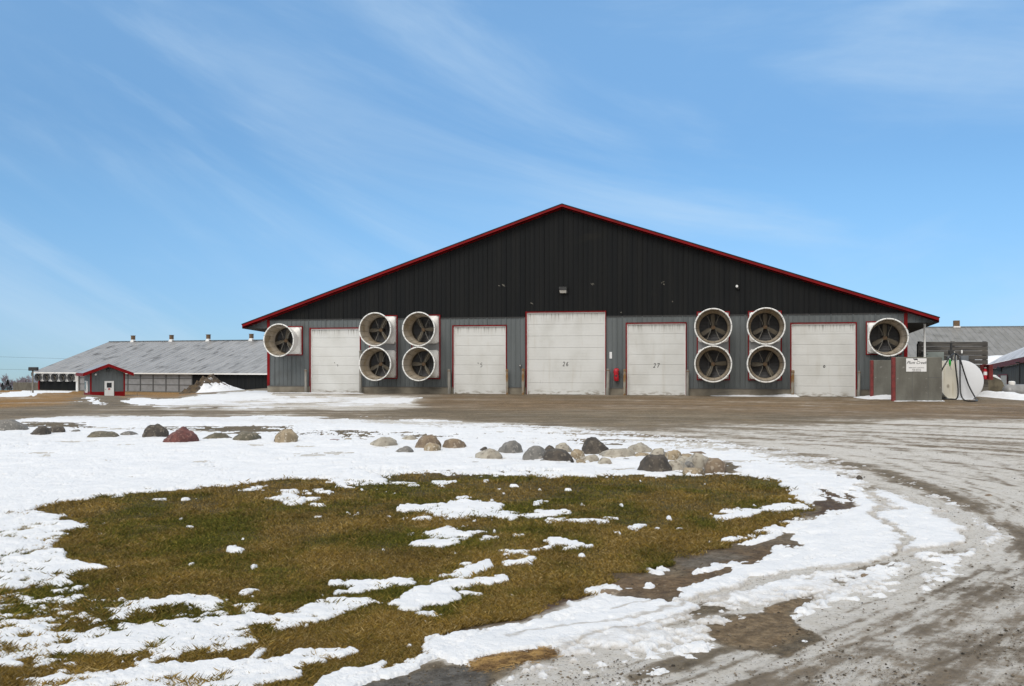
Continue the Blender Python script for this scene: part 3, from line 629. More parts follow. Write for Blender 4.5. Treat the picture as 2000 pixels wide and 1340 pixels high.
def snow_height(xs, ys):
    zs = terrain(xs, ys); pxx, pyy = fields(xs, ys, zs)
    s_ = samp(SNs, pxx, pyy); n_ = fbm(xs*2.1+ys*.9, ys*3.4-xs*1.5, 31, 5, .6)-.5; nf_ = fbm(xs*13, ys*13, 37, 4, .6)-.5
    mw = np.clip(1-np.abs(s_-.6)*3.2, 0, 1)
    fl_ = vnoise(xs*3.3, ys*3.3, 111)*vnoise(xs*8.7, ys*8.7, 113); s_ = np.where((s_ < .3) & (fl_ > .735), .5, s_)
    return zs, s_+n_*(.55+1.0*mw)+nf_*(1.05+.7*mw)-.5, samp(LW, pxx, pyy), pxx, pyy

# grass blades on the lawn
nbl = 1250000
u_ = RNG.random(nbl); pyb = 915+(1365-915)*u_**.85; Yb = F*EYE/(pyb-HY)
tb = RNG.uniform(-.62, .34, nbl); Xb = tb*Yb
zb, sb, lb, pxb, pyb2 = snow_height(Xb, Yb)
bc = [samp(BC[i], pxb, pyb2) for i in range(3)]
bare = (np.abs(bc[0]-.10) > .02)
edge = sb < .02+RNG.random(nbl)**6*.35
keep = (lb > .5) & edge & (~bare | (RNG.random(nbl) < .8*sstep(.42, .62, fbm(Xb*2.2, Yb*2.2, 99, 4))))
Xb, Yb, zb, sb = Xb[keep], Yb[keep], zb[keep], sb[keep]; n = len(Xb)
clump = fbm(Xb*3.5, Yb*3.5, 81, 3); pat = fbm(Xb*1.5, Yb*1.1, 85, 5, .6); pat2 = fbm(Xb*.5+9, Yb*.9, 87, 3)
hgt = (.010+.032*clump**1.3)*RNG.uniform(.5, 1.5, n); hgt = np.where((RNG.random(n) < .03) & (clump > .5), hgt*1.5, hgt)*.9; hgt = np.where(sb > -.05, hgt*1.05+.006, hgt)
wd = (.00055+.00025*Yb)*RNG.uniform(.7, 1.4, n)
ang = RNG.uniform(0, 2*math.pi, n); lean = RNG.uniform(.3, 1.5, n)*hgt; la = RNG.uniform(0, 6.28, n)
ax = np.cos(ang)*wd; ay = np.sin(ang)*wd*.4
lx = np.cos(la)*lean; ly = np.sin(la)*lean
zb0 = zb-.004
V = np.stack([np.stack([Xb-ax, Yb-ay, zb0], -1), np.stack([Xb+ax, Yb+ay, zb0], -1), np.stack([Xb+lx*.4+ax*.7, Yb+ly*.4+ay, zb0+hgt*.62], -1), np.stack([Xb+lx, Yb+ly, zb0+hgt], -1)], 1)
gm = bpy.data.meshes.new('grass'); gm.vertices.add(n*4); gm.vertices.foreach_set('co', V.astype(np.float32).ravel())
base_i = (np.arange(n)*4)[:, None]+np.array([0, 1, 2, 3])[None]
gm.loops.add(n*4); gm.loops.foreach_set('vertex_index', base_i.astype(np.int32).ravel()); gm.polygons.add(n)
gm.polygons.foreach_set('loop_start', np.arange(0, n*4, 4, dtype=np.int32)); gm.polygons.foreach_set('loop_total', np.full(n, 4, np.int32))
gm.update(calc_edges=True); gm.materials.append(M['grass'])
r_ = RNG.random(n)
gr = np.clip(.42+(pat-.5)*4.2+(r_-.5)*1.1+.9*(pat2-.5), 0, 1)[:, None]
brown = np.where((RNG.random(n) < .28)[:, None], np.array([.36, .265, .11]), np.array([.255, .165, .036])); green = np.where((RNG.random(n) < .3)[:, None], np.array([.20, .165, .03]), np.array([.095, .10, .012]))
tint = (brown*(1-gr)+green*gr)*RNG.uniform(.5, 1.35, n)[:, None]*(.72+.75*(fbm(Xb*2.4, Yb*2.2, 89, 4)-.12))[:, None]
tint = np.concatenate([np.repeat(tint[:, None, :], 4, 1), np.ones((n, 4, 1))], -1)
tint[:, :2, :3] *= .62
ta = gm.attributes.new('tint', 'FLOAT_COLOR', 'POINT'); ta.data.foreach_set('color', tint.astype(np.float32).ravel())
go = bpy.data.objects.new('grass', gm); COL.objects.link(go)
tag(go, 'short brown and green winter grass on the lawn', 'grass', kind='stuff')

# loose stones on bare drive and soil
ngv = 26000
pyv = 850+(1365-850)*RNG.random(ngv)**.7; Yv_ = F*EYE/(pyv-HY); Xv_ = RNG.uniform(-.62, .66, ngv)*Yv_
zv, sv, lv, pxv, pyv2 = snow_height(Xv_, Yv_)
bare_v = (sv < -.03) & ((lv < .5) | (np.abs(samp(BC[0], pxv, pyv2)-.10) > .02))
bare_v &= RNG.random(ngv) < np.where(fbm(Xv_*1.7, Yv_*1.7, 97, 3) > .5, 1, .25)
Xv_, Yv_, zv = Xv_[bare_v], Yv_[bare_v], zv[bare_v]; nv = len(Xv_)
szv = (.003+.008*RNG.random(nv)**5)*(.7+.05*Yv_)
oc = np.array([(1, 0, 0), (0, 1, 0), (-1, 0, 0), (0, -1, 0), (0, 0, 1), (0, 0, -.5)], float)
jit = RNG.uniform(.65, 1.3, (nv, 6, 1)); rotv = RNG.uniform(0, 6.28, nv); cr_, sr_ = np.cos(rotv)[:, None], np.sin(rotv)[:, None]
pv = oc[None]*jit*np.array([1.2, 1, .75])[None, None]; xx_ = pv[..., 0]*cr_-pv[..., 1]*sr_; yy_ = pv[..., 0]*sr_+pv[..., 1]*cr_
VV = np.stack([Xv_[:, None]+xx_*szv[:, None], Yv_[:, None]+yy_*szv[:, None], zv[:, None]+.002+pv[..., 2]*szv[:, None]], -1)
tri = np.array([(0, 1, 4), (1, 2, 4), (2, 3, 4), (3, 0, 4), (1, 0, 5), (2, 1, 5), (3, 2, 5), (0, 3, 5)])
ti = ((np.arange(nv)*6)[:, None, None]+tri[None]).reshape(-1, 3)
vm = bpy.data.meshes.new('gravel'); vm.vertices.add(nv*6); vm.vertices.foreach_set('co', VV.astype(np.float32).ravel())
vm.loops.add(ti.size); vm.loops.foreach_set('vertex_index', ti.astype(np.int32).ravel()); vm.polygons.add(len(ti))
vm.polygons.foreach_set('loop_start', np.arange(0, ti.size, 3, dtype=np.int32)); vm.polygons.foreach_set('loop_total', np.full(len(ti), 3, np.int32)); vm.update(calc_edges=True)
tv = np.array([.13, .105, .075])[None]*RNG.uniform(.3, 2.0, nv)[:, None]; tv = np.repeat(np.concatenate([tv, np.ones((nv, 1))], 1)[:, None, :], 6, 1)
tva = vm.attributes.new('tint', 'FLOAT_COLOR', 'POINT'); tva.data.foreach_set('color', tv.astype(np.float32).ravel()); vm.materials.append(M['grass'])
gvo = bpy.data.objects.new('gravel', vm); COL.objects.link(gvo); tag(gvo, 'loose gravel scattered on the bare drive and soil', 'gravel', kind='stuff')

# straw lying on the snow near the drive
def straw():
    xs, ys = [], []
    mb = MB(); poly = HOLES[-2]
    cx = [p[0] for p in poly]; cy = [p[1] for p in poly]
    msk = blur(pmask(poly), 7, 3)*1.25
    cnt = 0
    while cnt < 1500:
        a = random.uniform(min(cx)-25, max(cx)+30); b = random.uniform(min(cy)-8, max(cy)+10)
        if samp(msk, np.array([a]), np.array([b]))[0] < random.random()**.5*1.1: continue
        x, y = gpt(a, b); t = random.uniform(0, math.pi); L = random.uniform(.02, .07); w = .0015
        z = tz(x, y)+random.uniform(.001, .012); dz = random.uniform(-.003, .005)
        c_, s_ = math.cos(t), math.sin(t)
        mb.add([(x-c_*L/2-s_*w, y-s_*L/2+c_*w, z), (x-c_*L/2+s_*w, y-s_*L/2-c_*w, z), (x+c_*L/2+s_*w, y+s_*L/2-c_*w, z+dz), (x+c_*L/2-s_*w, y+s_*L/2+c_*w, z+dz), (x-c_*L/2, y-s_*L/2, z+w), (x+c_*L/2, y+s_*L/2, z+dz+w)], [(0, 1, 5+0, 4)[:3], (0, 1, 2, 3), (0, 4, 5, 3), (1, 2, 5, 4)])
        cnt += 1
    o = mb.build('straw', pm('straw', (.38, .24, .085), (.15, .085, .03), (1, 1, 1), 9, .4, .6, .8))
    tag(o, 'patch of loose golden straw lying in the snow beside the drive', 'straw', kind='stuff')
straw()

# =================================================================== ROCKS
from mathutils import Vector, noise as mn
def rock(cx, by, w, h, kind, label, seed, sink=.18, flat=1.0):
    import bmesh
    x, y = gpt(cx, by); s = F/y
    wm = w*1.18/s; hm = h*1.10/s
    dm = min(wm*.85, .7)
    y += dm*.30
    x = (cx-CX)/F*y
    zg = tz(x, y)
    bm = bmesh.new(); bmesh.ops.create_icosphere(bm, subdivisions=4, radius=1)
    off = Vector((seed*3.7, seed*1.3, seed*7.1)); rnd = random.Random(seed)
    planes = []
    for k in range(11):
        n = Vector((rnd.uniform(-1, 1), rnd.uniform(-1, 1), rnd.uniform(-.3, 1))).normalized(); planes.append((n, rnd.uniform(.76, 1.0)+(.06 if n.z < .6 else -.04)))
    for v in bm.verts:
        p = v.co.copy()
        p = Vector([math.copysign(abs(c)**.78, c) for c in p]); p *= 1+.22*mn.noise(p*1.1+off)
        for n, d in planes:
            e = p.dot(n)-d
            if e > 0: p -= n*e*.85
        p *= 1+.09*mn.noise(p*3.2+off)+.035*mn.noise(p*8+off)
        v.co = p
    xs = [v.co.x for v in bm.verts]; zs = [v.co.z for v in bm.verts]
    sx = wm/(max(xs)-min(xs)); zt = max(zs); ztot = hm*1.12/(zt+.12)
    for v in bm.verts: v.co = Vector((v.co.x*sx, v.co.y*dm/2, v.co.z*ztot))
    o = None
    zb = .12*ztot
    me = bpy.data.meshes.new('rock'); bm.to_mesh(me); bm.free(); me.materials.append(RK[kind])
    me.polygons.foreach_set('use_smooth', [True]*len(me.polygons))
    o = bpy.data.objects.new('rock', me); COL.objects.link(o)
    o.location = (x, y, zg+zb-.02); o.rotation_euler = (0, 0, rnd.uniform(-.25, .25))
    tag(o, label, 'rock', 'boulders edging the drive')
RL = [(17, 841, 66, 18, 'grey', 'broad grey boulder half buried in snow at the left edge, first of the row'),
(80, 852, 34, 17, 'dark', 'dark grey rock drifted with snow, left one of the touching dark pair'),
(110, 847, 34, 12, 'dark', 'low dark rock, right one of the touching dark pair on the left'),
(147, 845, 18, 6, 'grey', 'tiny grey stone just right of the dark pair of rocks'),
(200, 856, 56, 12, 'olive', 'long flat brownish rock sunk in snow between the dark pair and the small grey slab'),
(252, 852, 30, 9, 'grey', 'small low grey slab left of the tall dark boulder'),
(307, 857, 42, 25, 'dark', 'tall dark boulder standing right beside the large red one'),
(353, 867, 60, 28, 'red', 'largest red boulder in the snow'),
(424, 860, 52, 13, 'olive', 'flat olive brown rock first to the right of the big red boulder'),
(481, 863, 50, 18, 'olive', 'rounded olive grey rock second to the right of the big red boulder'),
(560, 866, 38, 24, 'tan', 'mottled tan rock with a tiny dark stone against its left side'),
(540, 865, 11, 11, 'dark', 'tiny dark stone leaning on the left of the mottled tan rock'),
(593, 852, 18, 5, 'grey', 'thin grey stone lying flat behind and right of the mottled tan rock'),
(654, 864, 26, 6, 'red', 'small flat red stone barely showing above the snow'),
(680, 861, 17, 6, 'pale', 'small pale stone just right of the flat red stone'),
(748, 872, 52, 16, 'pale', 'wide pale low boulder, leftmost of the central cluster'),
(801, 860, 31, 9, 'pale', 'pale flat stone behind the wide pale boulder'),
(835, 877, 46, 24, 'brown', 'brown rounded boulder behind a smaller tan one'),
(845, 883, 30, 17, 'tan', 'tan rock sitting in front of the brown rounded boulder'),
(889, 877, 41, 18, 'brown', 'light brown rounded rock standing alone with pale snow around'),
(791, 887, 34, 14, 'grey', 'grey rock nearest the lawn in front of the wide pale boulder'),
(945, 883, 16, 10, 'dark', 'little dark stone behind the grey tan rock left of centre'),
(954, 895, 46, 17, 'pale', 'grey tan rock in front of the little dark stone'),
(997, 886, 42, 22, 'grey', 'smooth grey rock standing apart behind the big grey boulder'),
(1048, 899, 48, 24, 'grey', 'big smooth grey boulder, left of the dark angular one'),
(1076, 886, 24, 15, 'dark', 'small dark grey rock wedged behind the big smooth grey boulder'),
(1099, 885, 32, 18, 'pale', 'pale angular rock behind the dark angular boulder'),
(1092, 904, 52, 23, 'dark', 'dark angular boulder in the middle of the cluster'),
(1127, 896, 27, 17, 'tan', 'upright tan wedge right of the dark angular boulder'),
(1152, 902, 33, 13, 'pale', 'pale slanting rock in front of the tallest dark brown boulder'),
(1164, 889, 50, 30, 'dark', 'tallest dark brown boulder standing above the centre of the cluster'),
(1134, 906, 18, 9, 'tan', 'small tan stone at the foot of the tan wedge'),
(1180, 909, 26, 14, 'pale', 'small pale pointed rock in front of the long pale boulder'),
(1205, 897, 62, 18, 'pale', 'long pale low boulder right of the tallest dark one'),
(1249, 887, 43, 19, 'pale', 'pale domed rock behind the right end of the long pale boulder'),
(1253, 897, 38, 12, 'tan', 'flat tan rock beneath the pale domed rock'),
(1284, 900, 30, 22, 'pale', 'upright pale block behind the large dark boulder at the lawn'),
(1315, 903, 32, 22, 'tan', 'tan angular block right of the upright pale block'),
(1341, 898, 30, 11, 'tan', 'low tan rock behind and right of the tan angular block'),
(1361, 891, 33, 9, 'brown', 'flat pinkish brown rock farthest back at the right end'),
(1364, 913, 43, 25, 'pale', 'large pale tan rock second from the right end of the cluster'),
(1279, 923, 55, 30, 'dark', 'large dark smooth boulder resting on the edge of the lawn'),
(1319, 919, 44, 18, 'pale', 'pale slanting slab right of the large dark boulder at the lawn'),
(1353, 926, 41, 12, 'tan', 'flat tan rock on the grass edge at the right end'),
(1398, 923, 38, 24, 'brown', 'brown boulder last at the right end of the cluster'),
(1378, 922, 10, 7, 'grey', 'tiny grey pebble between the last brown boulder and the flat tan rock'),
(1300, 897, 24, 13, 'brown', 'small brown rock squeezed between the pale block and the tan angular block'), (1333, 907, 30, 15, 'pale', 'pale rock wedged in the middle of the packed right end'), (1345, 914, 24, 12, 'grey', 'grey stone in front of the wedged pale rock'), (1385, 908, 26, 13, 'tan', 'tan rock behind the last brown boulder'),
(1270, 901, 22, 10, 'tan', 'little tan stone behind the large dark boulder at the lawn'), (1062, 904, 18, 8, 'grey', 'small grey stone at the foot of the big smooth grey boulder'), (1225, 903, 24, 8, 'grey', 'low grey stone in front of the long pale boulder'), (1110, 901, 20, 9, 'brown', 'small brown stone between the dark angular boulder and the tan wedge')]
for i, a in enumerate(RL): rock(*a, seed=i*13+5)
# frozen clods on the drive
CL = [(1190, 1162, 46, 10, 'brown', 'frozen dirt clod on the near edge of the lawn beside the snow'), (1640, 934, 12, 7, 'dark', 'small dark clod on the snow right of the lawn tip'), (1678, 938, 13, 10, 'dark', 'dark clod at the head of the wheel track'), (1690, 1128, 16, 10, 'brown', 'brown clod in the crossing of the wheel tracks'), (1930, 968, 14, 5, 'brown', 'brown clod on the wet drive near the right edge')]
for i, (cx, by, w, h, kd, lb_) in enumerate(CL):
    rock(cx, by, w, h, kd, lb_, seed=900+i); bpy.context.scene.collection.objects[-1].name = 'dirt_clod'
    o = COL.objects[-1]; o['category'] = 'dirt clod'; o['group'] = 'frozen clods of dirt'

# =================================================================== MAIN BARN
BW = 15.0; ZS, ZM = .43, 3.72; APEX, EAVE, HALF = 8.93, 3.50, 16.2
SL = (APEX-EAVE)/HALF
def roofz(u): return APEX-.15-SL*abs(u)
G = -.045                                                   # the barn steps down with the land behind
barn = thing('cattle_barn', 'long dark barn with black gable, grey lower walls, red trim and five white overhead doors', 'barn', W(0, 0, 0), -TH)
doors = []                                                 # u0,u1,ztop
for (xa, xb, yt, num) in ((607, 703, 642, 0), (886, 988, 637, 1), (1029, 1182, 610, 2), (1224.5, 1339, 632, 3), (1546, 1671, 632, 4)):
    a, _ = uz(xa); b, zt = uz(xb, yt); _, zt2 = uz(xa, yt); doors.append((a, b, (zt+zt2)/2, num))
def rib(u, off=0.0):
    p = (u-off) % .2286; return p
def siding(mb, u0, u1, zb, zt, y=0.0):
    """ribbed sheet between u0 and u1: raised rib every 0.2286 m"""
    us = [u0]; k = math.ceil((u0+.03)/.2286)
    pts = [(u0, 0)]
    while k*.2286+.03 < u1:
        c = k*.2286
        big = 1.7 if k % 4 == 0 else 1
        for du, d in ((-.030, 0), (-.014, -.022*big), (.014, -.022*big), (.030, 0)): pts.append((c+du, d))
        k += 1
    pts.append((u1, 0))
    extra = [0.0] if u0 < 0 < u1 else []
    vs = []
    for u, d in pts:
        z_b = zb(u) if callable(zb) else zb; z_t = zt(u) if callable(zt) else zt
        vs += [(u, y+d, z_b), (u, y+d, z_t)]
    mb.add(vs, [(2*i, 2*i+2, 2*i+3, 2*i+1) for i in range(len(pts)-1)])
fr = .055
mb = MB(); cur = -BW
for a, b, zt, n in doors:
    a2, b2 = a-fr, b+fr
    siding(mb, cur, a2, ZS, ZM)
    if n == 2: mb.build('grey_siding', M['grey'], barn); mb = MB()
    if zt+fr < ZM: siding(mb, a2, b2, zt+fr, ZM)
    cur = b2
siding(mb, cur, BW, ZS, ZM)
low = mb.build('grey_siding', M['grey'], barn)
mb = MB(); a, b, zt, n = doors[2]
ub = lambda u: ZM+.002
siding(mb, -BW, a-fr, ub, roofz); siding(mb, a-fr, b+fr, zt+fr, roofz); siding(mb, b+fr, BW, ub, roofz)
mb.cm = 1
for px_, py_, wd_, r_ in ((979, 558, .30, -.3), (1043, 593, .24, -.35), (1157, 556, .20, -.5), (1296, 552, .20, .2), (1296, 556, .10, -.2), (1314, 590, .10, .1), (1213, 611, .12, -.3)):
    u, z = uz(px_, py_)
    for j in range(3):
        du, dz = random.uniform(-.5, .5)*wd_, random.uniform(-.03, .03); L = wd_*random.uniform(.3, .5)
        mb.add([(u+du-L/2, -.026, z+dz-r_*L/2), (u+du+L/2, -.026, z+dz+r_*L/2), (u+du+L/2, -.026, z+dz+r_*L/2+.02), (u+du-L/2, -.026, z+dz-r_*L/2+.035)], [(0, 1, 2, 3)])
mb.build('black_siding', [M['black'], M['rubwhite']], barn)
mb = MB(); mb.box(-BW, a-fr-.002, -.03, -.012, ZM-.025, ZM+.03); mb.build('belt_flashing', M['blackm'], barn); mb = MB(); mb.box(b+fr+.002, BW, -.03, -.012, ZM-.025, ZM+.03); mb.build('belt_flashing', M['blackm'], barn)
# footing between the doors
mb = MB(); cur = -BW
for a, b, zt, n in doors+[(BW, BW, 0, 0)]:
    if a-.02 > cur: mb = MB(); mb.box(cur, a-.02, -.05, .2, -.5, ZS-.01); mb.build('footing', M['conc'], barn)
    cur = b+.02
for a, b in ((-BW, doors[0][0]), (doors[0][1], doors[1][0]), (doors[1][1], doors[2][0]), (doors[2][1], doors[3][0]), (doors[3][1], doors[4][0]), (doors[4][1], BW)):
    mb = MB(); mb.box(a+.06, b-.06, -.075, -.052, ZS-.02, ZS+.015); mb.build('base_flashing', M['frame'], barn)
# body behind
mb = MB(); Lb = 70
vs = [(-BW+.01, .06, -.5), (BW-.01, .06, -.5), (BW-.01, .06, roofz(BW)-.05), (0, .06, roofz(0)-.05), (-BW+.01, .06, roofz(BW)-.05)]
vs2 = [(x, Lb, z+G*Lb) for x, y, z in vs]
for k in (4, 2): pass
mb.add([(x, .30, z) for x, y, z in vs]+vs2, [(0, 5, 9, 4), (1, 2, 7, 6), (5, 6, 7, 8, 9)])
mb.add([(-BW+.012, .30, -.4), (BW-.012, .30, -.4), (BW-.012, .30, ZM), (-BW+.012, .30, ZM)], [(0, 1, 2, 3)])
mb.box(-BW, -BW+.05, .0, .31, -.4, roofz(BW)-.05); mb.box(BW-.05, BW, .0, .31, -.4, roofz(BW)-.05)
mb.build('side_wall', M['grey'], barn)
# roof deck
mb = MB(); fo = -.35
for sg in (-1, 1):
    p = [(0, fo, APEX), (sg*HALF, fo, EAVE), (sg*HALF, Lb, EAVE+G*Lb), (0, Lb, APEX+G*Lb)]
    q = [(x, y, z-.08) for x, y, z in p]
    mb.add(p+q, [(0, 1, 2, 3), (4, 7, 6, 5), (0, 4, 5, 1), (1, 5, 6, 2), (2, 6, 7, 3)])
mb.build('roof', M['roofmain'], barn)
# fascia boards on the rake, soffits
mb = MB()
for sg in (-1, 1):
    t = .105
    mb.prism([(0, APEX-.012), (sg*(HALF+.02), EAVE-.012), (sg*(HALF+.0), EAVE-.012-t), (0, APEX-.012-t)], fo-.03, fo-.002)
    mb.cm = 1
    mb.prism([(0, APEX+.03), (sg*(HALF+.04), EAVE+.03), (sg*(HALF+.04), EAVE-.012), (0, APEX-.012)], fo-.045, fo+.10)
    mb.cm = 0
    mb.add([(sg*(HALF+.02), fo, EAVE), (sg*(HALF+.02), fo, EAVE-.2), (sg*(HALF+.02), Lb, EAVE-.2+G*Lb), (sg*(HALF+.02), Lb, EAVE+G*Lb)], [(0, 1, 2, 3)])
mb.build('rake_fascia', [M['red'], M['roofmain']], barn)
zs_ = EAVE-.19
for sg in (-1, 1):
    mb = MB(); siding_mb = MB()
    us = (-HALF+.03, -BW-.0) if sg < 0 else (BW, HALF-.03)
    siding(mb, us[0], us[1], lambda u: zs_, lambda u: max(zs_+.001, roofz(u)), y=-.002)
    mb.build('eave_end_panel', M['grey'], barn)
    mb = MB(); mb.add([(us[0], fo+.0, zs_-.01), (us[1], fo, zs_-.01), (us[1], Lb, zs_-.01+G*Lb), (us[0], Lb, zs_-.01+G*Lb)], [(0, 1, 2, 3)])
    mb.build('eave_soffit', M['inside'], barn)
mb = MB()
for sg in (-1, 1):
    mb.add([(0, fo+.01, roofz(0)-.0), (sg*HALF, fo+.01, roofz(HALF)), (sg*HALF, .02, roofz(HALF)), (0, .02, roofz(0))], [(0, 1, 2, 3)])
mb.build('rake_soffit', M['red'], barn)
for sg in (-1, 1):
    mb = MB()
    x0, x1 = (-BW-.02, -BW+.12) if sg < 0 else (BW-.12, BW+.02)
    mb.bbox(x0, x1, -.045, .11, ZS-.02, roofz(BW)-.02, .006); mb.build('corner_trim', M['red'], barn)
# numbers drawn as strokes
DIG = {'2': [[(.08, .78), (.2, .95), (.45, 1), (.68, .9), (.72, .7), (.55, .42), (.1, .05)], [(.06, .04), (.5, .03), (.78, .08)]],
       '4': [[(.6, 0), (.6, 1), (.05, .3), (.85, .3)]], '5': [[(.75, 1), (.25, .98), (.18, .55), (.45, .62), (.72, .48), (.75, .25), (.55, .03), (.1, .06)]],
       '6': [[(.72, .95), (.4, .85), (.15, .5), (.12, .25), (.35, .02), (.62, .08), (.74, .32), (.55, .55), (.3, .52), (.15, .35)]],
       '7': [[(.08, .85), (.1, .97), (.8, .97), (.5, .45), (.35, 0)]], '8': [[(.45, 1), (.2, .85), (.3, .6), (.62, .45), (.7, .2), (.42, .02), (.15, .18), (.3, .48), (.6, .65), (.66, .86), (.45, 1)]],
       'o': [[(.45, .55), (.2, .42), (.15, .2), (.4, .02), (.68, .15), (.68, .4), (.45, .55)]]}
def strokes(mb, paths, x, z, s, y, w=.022, sh=.15):
    for P in paths:
        P = [(x+(a+sh*b)*s*.62, z+b*s) for a, b in P]
        for (x1, z1_), (x2, z2_) in zip(P[:-1], P[1:]):
            L = math.hypot(x2-x1, z2_-z1_) or 1; nx, nz = -(z2_-z1_)/L*w/2, (x2-x1)/L*w/2
            mb.add([(x1-nx, y, z1_-nz), (x2-nx, y, z2_-nz), (x2+nx, y, z2_+nz), (x1+nx, y, z1_+nz)], [(0, 1, 2, 3)])
dlab = ['white door with worn number 24', 'white door with partly worn number 25', 'tall central white door numbered 26 with black run marks', 'white door numbered 27', 'wide white door with its number 28 mostly worn off']
for di, (a, b, zt, n) in enumerate(doors):
    d = MB(); zb_ = .10; nsec = 7 if n != 2 else 7; hh = (zt-zb_)/nsec
    for k in range(nsec):
        z0_, z1__ = zb_+k*hh, zb_+(k+1)*hh
        d.bbox(a+.004, b-.004, .07, .12, z0_+.004, z1__-.004, .006)
        for q in (1, 2, 3):
            zz = z0_+hh*q/4; d.box(a+.01, b-.01, .067, .0705, zz-.004, zz+.004)
    d.box(a, b, .10, .13, zb_-.05, zt)
    do = d.build('overhead_door', M['door'], barn); do['label'] = dlab[di]
    f = MB(); f.box(a-fr, a-.002, -.04, .10, ZS-.06 if n in (1,) else .11, zt+fr); f.box(b+.002, b+fr*.75, -.04, .10, .11, zt+fr); f.box(a-.002, b+.002, -.04, .10, zt+.0, zt+fr*.8)
    f.build('door_frame', M['red'], do)
    f = MB(); f.box(a, a+.035, .02, .068, .1, zt-.002); f.box(b-.03, b, .02, .068, .1, zt-.002); f.box(a+.036, b-.031, .02, .066, zt-.05, zt-.003); f.build('weather_strip', M['white'], do)
    nm = MB(); cx_ = {0: 657, 1: 937.5, 2: 1105, 3: 1282, 4: 1607}[n]; cy_ = {0: 712, 1: 713, 2: 711, 3: 714, 4: 714}[n]
    u, z = uz(cx_, cy_, .07); s = .20; z -= s/2
    if n == 0:
        strokes(nm, [[(.1, .95), (.3, .98), (.5, .8)]], u-.15, z, s, .0655); nm.build('door_number', M['ink'], do); nm = MB(); strokes(nm, [[(.1, .42), (.6, .42), (.62, 0)]], u, z, s, .0655)
    elif n == 1: strokes(nm, [[(.1, .95), (.5, 1), (.7, .8)]], u-.16, z, s, .0655); nm.build('door_number', M['ink'], do); nm = MB(); strokes(nm, DIG['5'], u+.0, z, s, .0655)
    elif n == 2: strokes(nm, DIG['2'], u-.15, z, s, .0655, .026); nm.build('door_number', M['ink'], do); nm = MB(); strokes(nm, DIG['6'], u+.01, z, s, .0655, .026)
    elif n == 3: strokes(nm, DIG['2'], u-.15, z, s, .0655, .026, .3); nm.build('door_number', M['ink'], do); nm = MB(); strokes(nm, DIG['7'], u+.01, z, s, .0655, .026, .3)
    else: strokes(nm, DIG['o'], u+.0, z, s, .0655, .03)
    nm.build('door_number', M['ink'], do)
    g = MB(); g.box(a-.02, b+.02, -.10, .2, -.3, zb_-.005); g.build('door_sill', M['conc'], barn)
# panels the fans sit in
def fan_panel(u, z0, z1, w=1.36):
    m_ = MB(); m_.box(u-w/2, u+w/2, -.06, -.022, z0, z1); o = m_.build('fan_panel', M['curtain'] if z1-z0 > 2 else M['white'], barn)
    m_ = MB(); t = .045; m_.box(u-w/2-t, u-w/2-.001, -.085, -.024, z0-t, z1+t); m_.box(u+w/2+.001, u+w/2+t, -.085, -.024, z0-t, z1+t)
    m_.box(u-w/2, u+w/2, -.085, -.024, z1+.001, z1+t); m_.box(u-w/2, u+w/2, -.085, -.024, z0-t, z0-.001); m_.build('panel_trim', M['red'], o)
UL = [uz(749.4)[0], uz(832.5)[0]]; UR = [uz(1393)[0], uz(1493.5)[0]]
US1 = uz(591)[0]-.70; US2 = uz(1690.5)[0]+.73
ZT, ZL = 3.17, 1.53; ZSG = 2.70
# single fans' heights from the photograph
_, zsa = uz(590, 638); _, zsb = uz(590, 693); Z1 = (zsa+zsb)/2
_, zsa = uz(1690, 629); _, zsb = uz(1690, 692); Z2 = (zsa+zsb)/2
for u in UL+UR: fan_panel(u, ZL-.68, ZT+.68)
fan_panel(US1, Z1-.68, Z1+.68); fan_panel(US2, Z2-.68, Z2+.68)
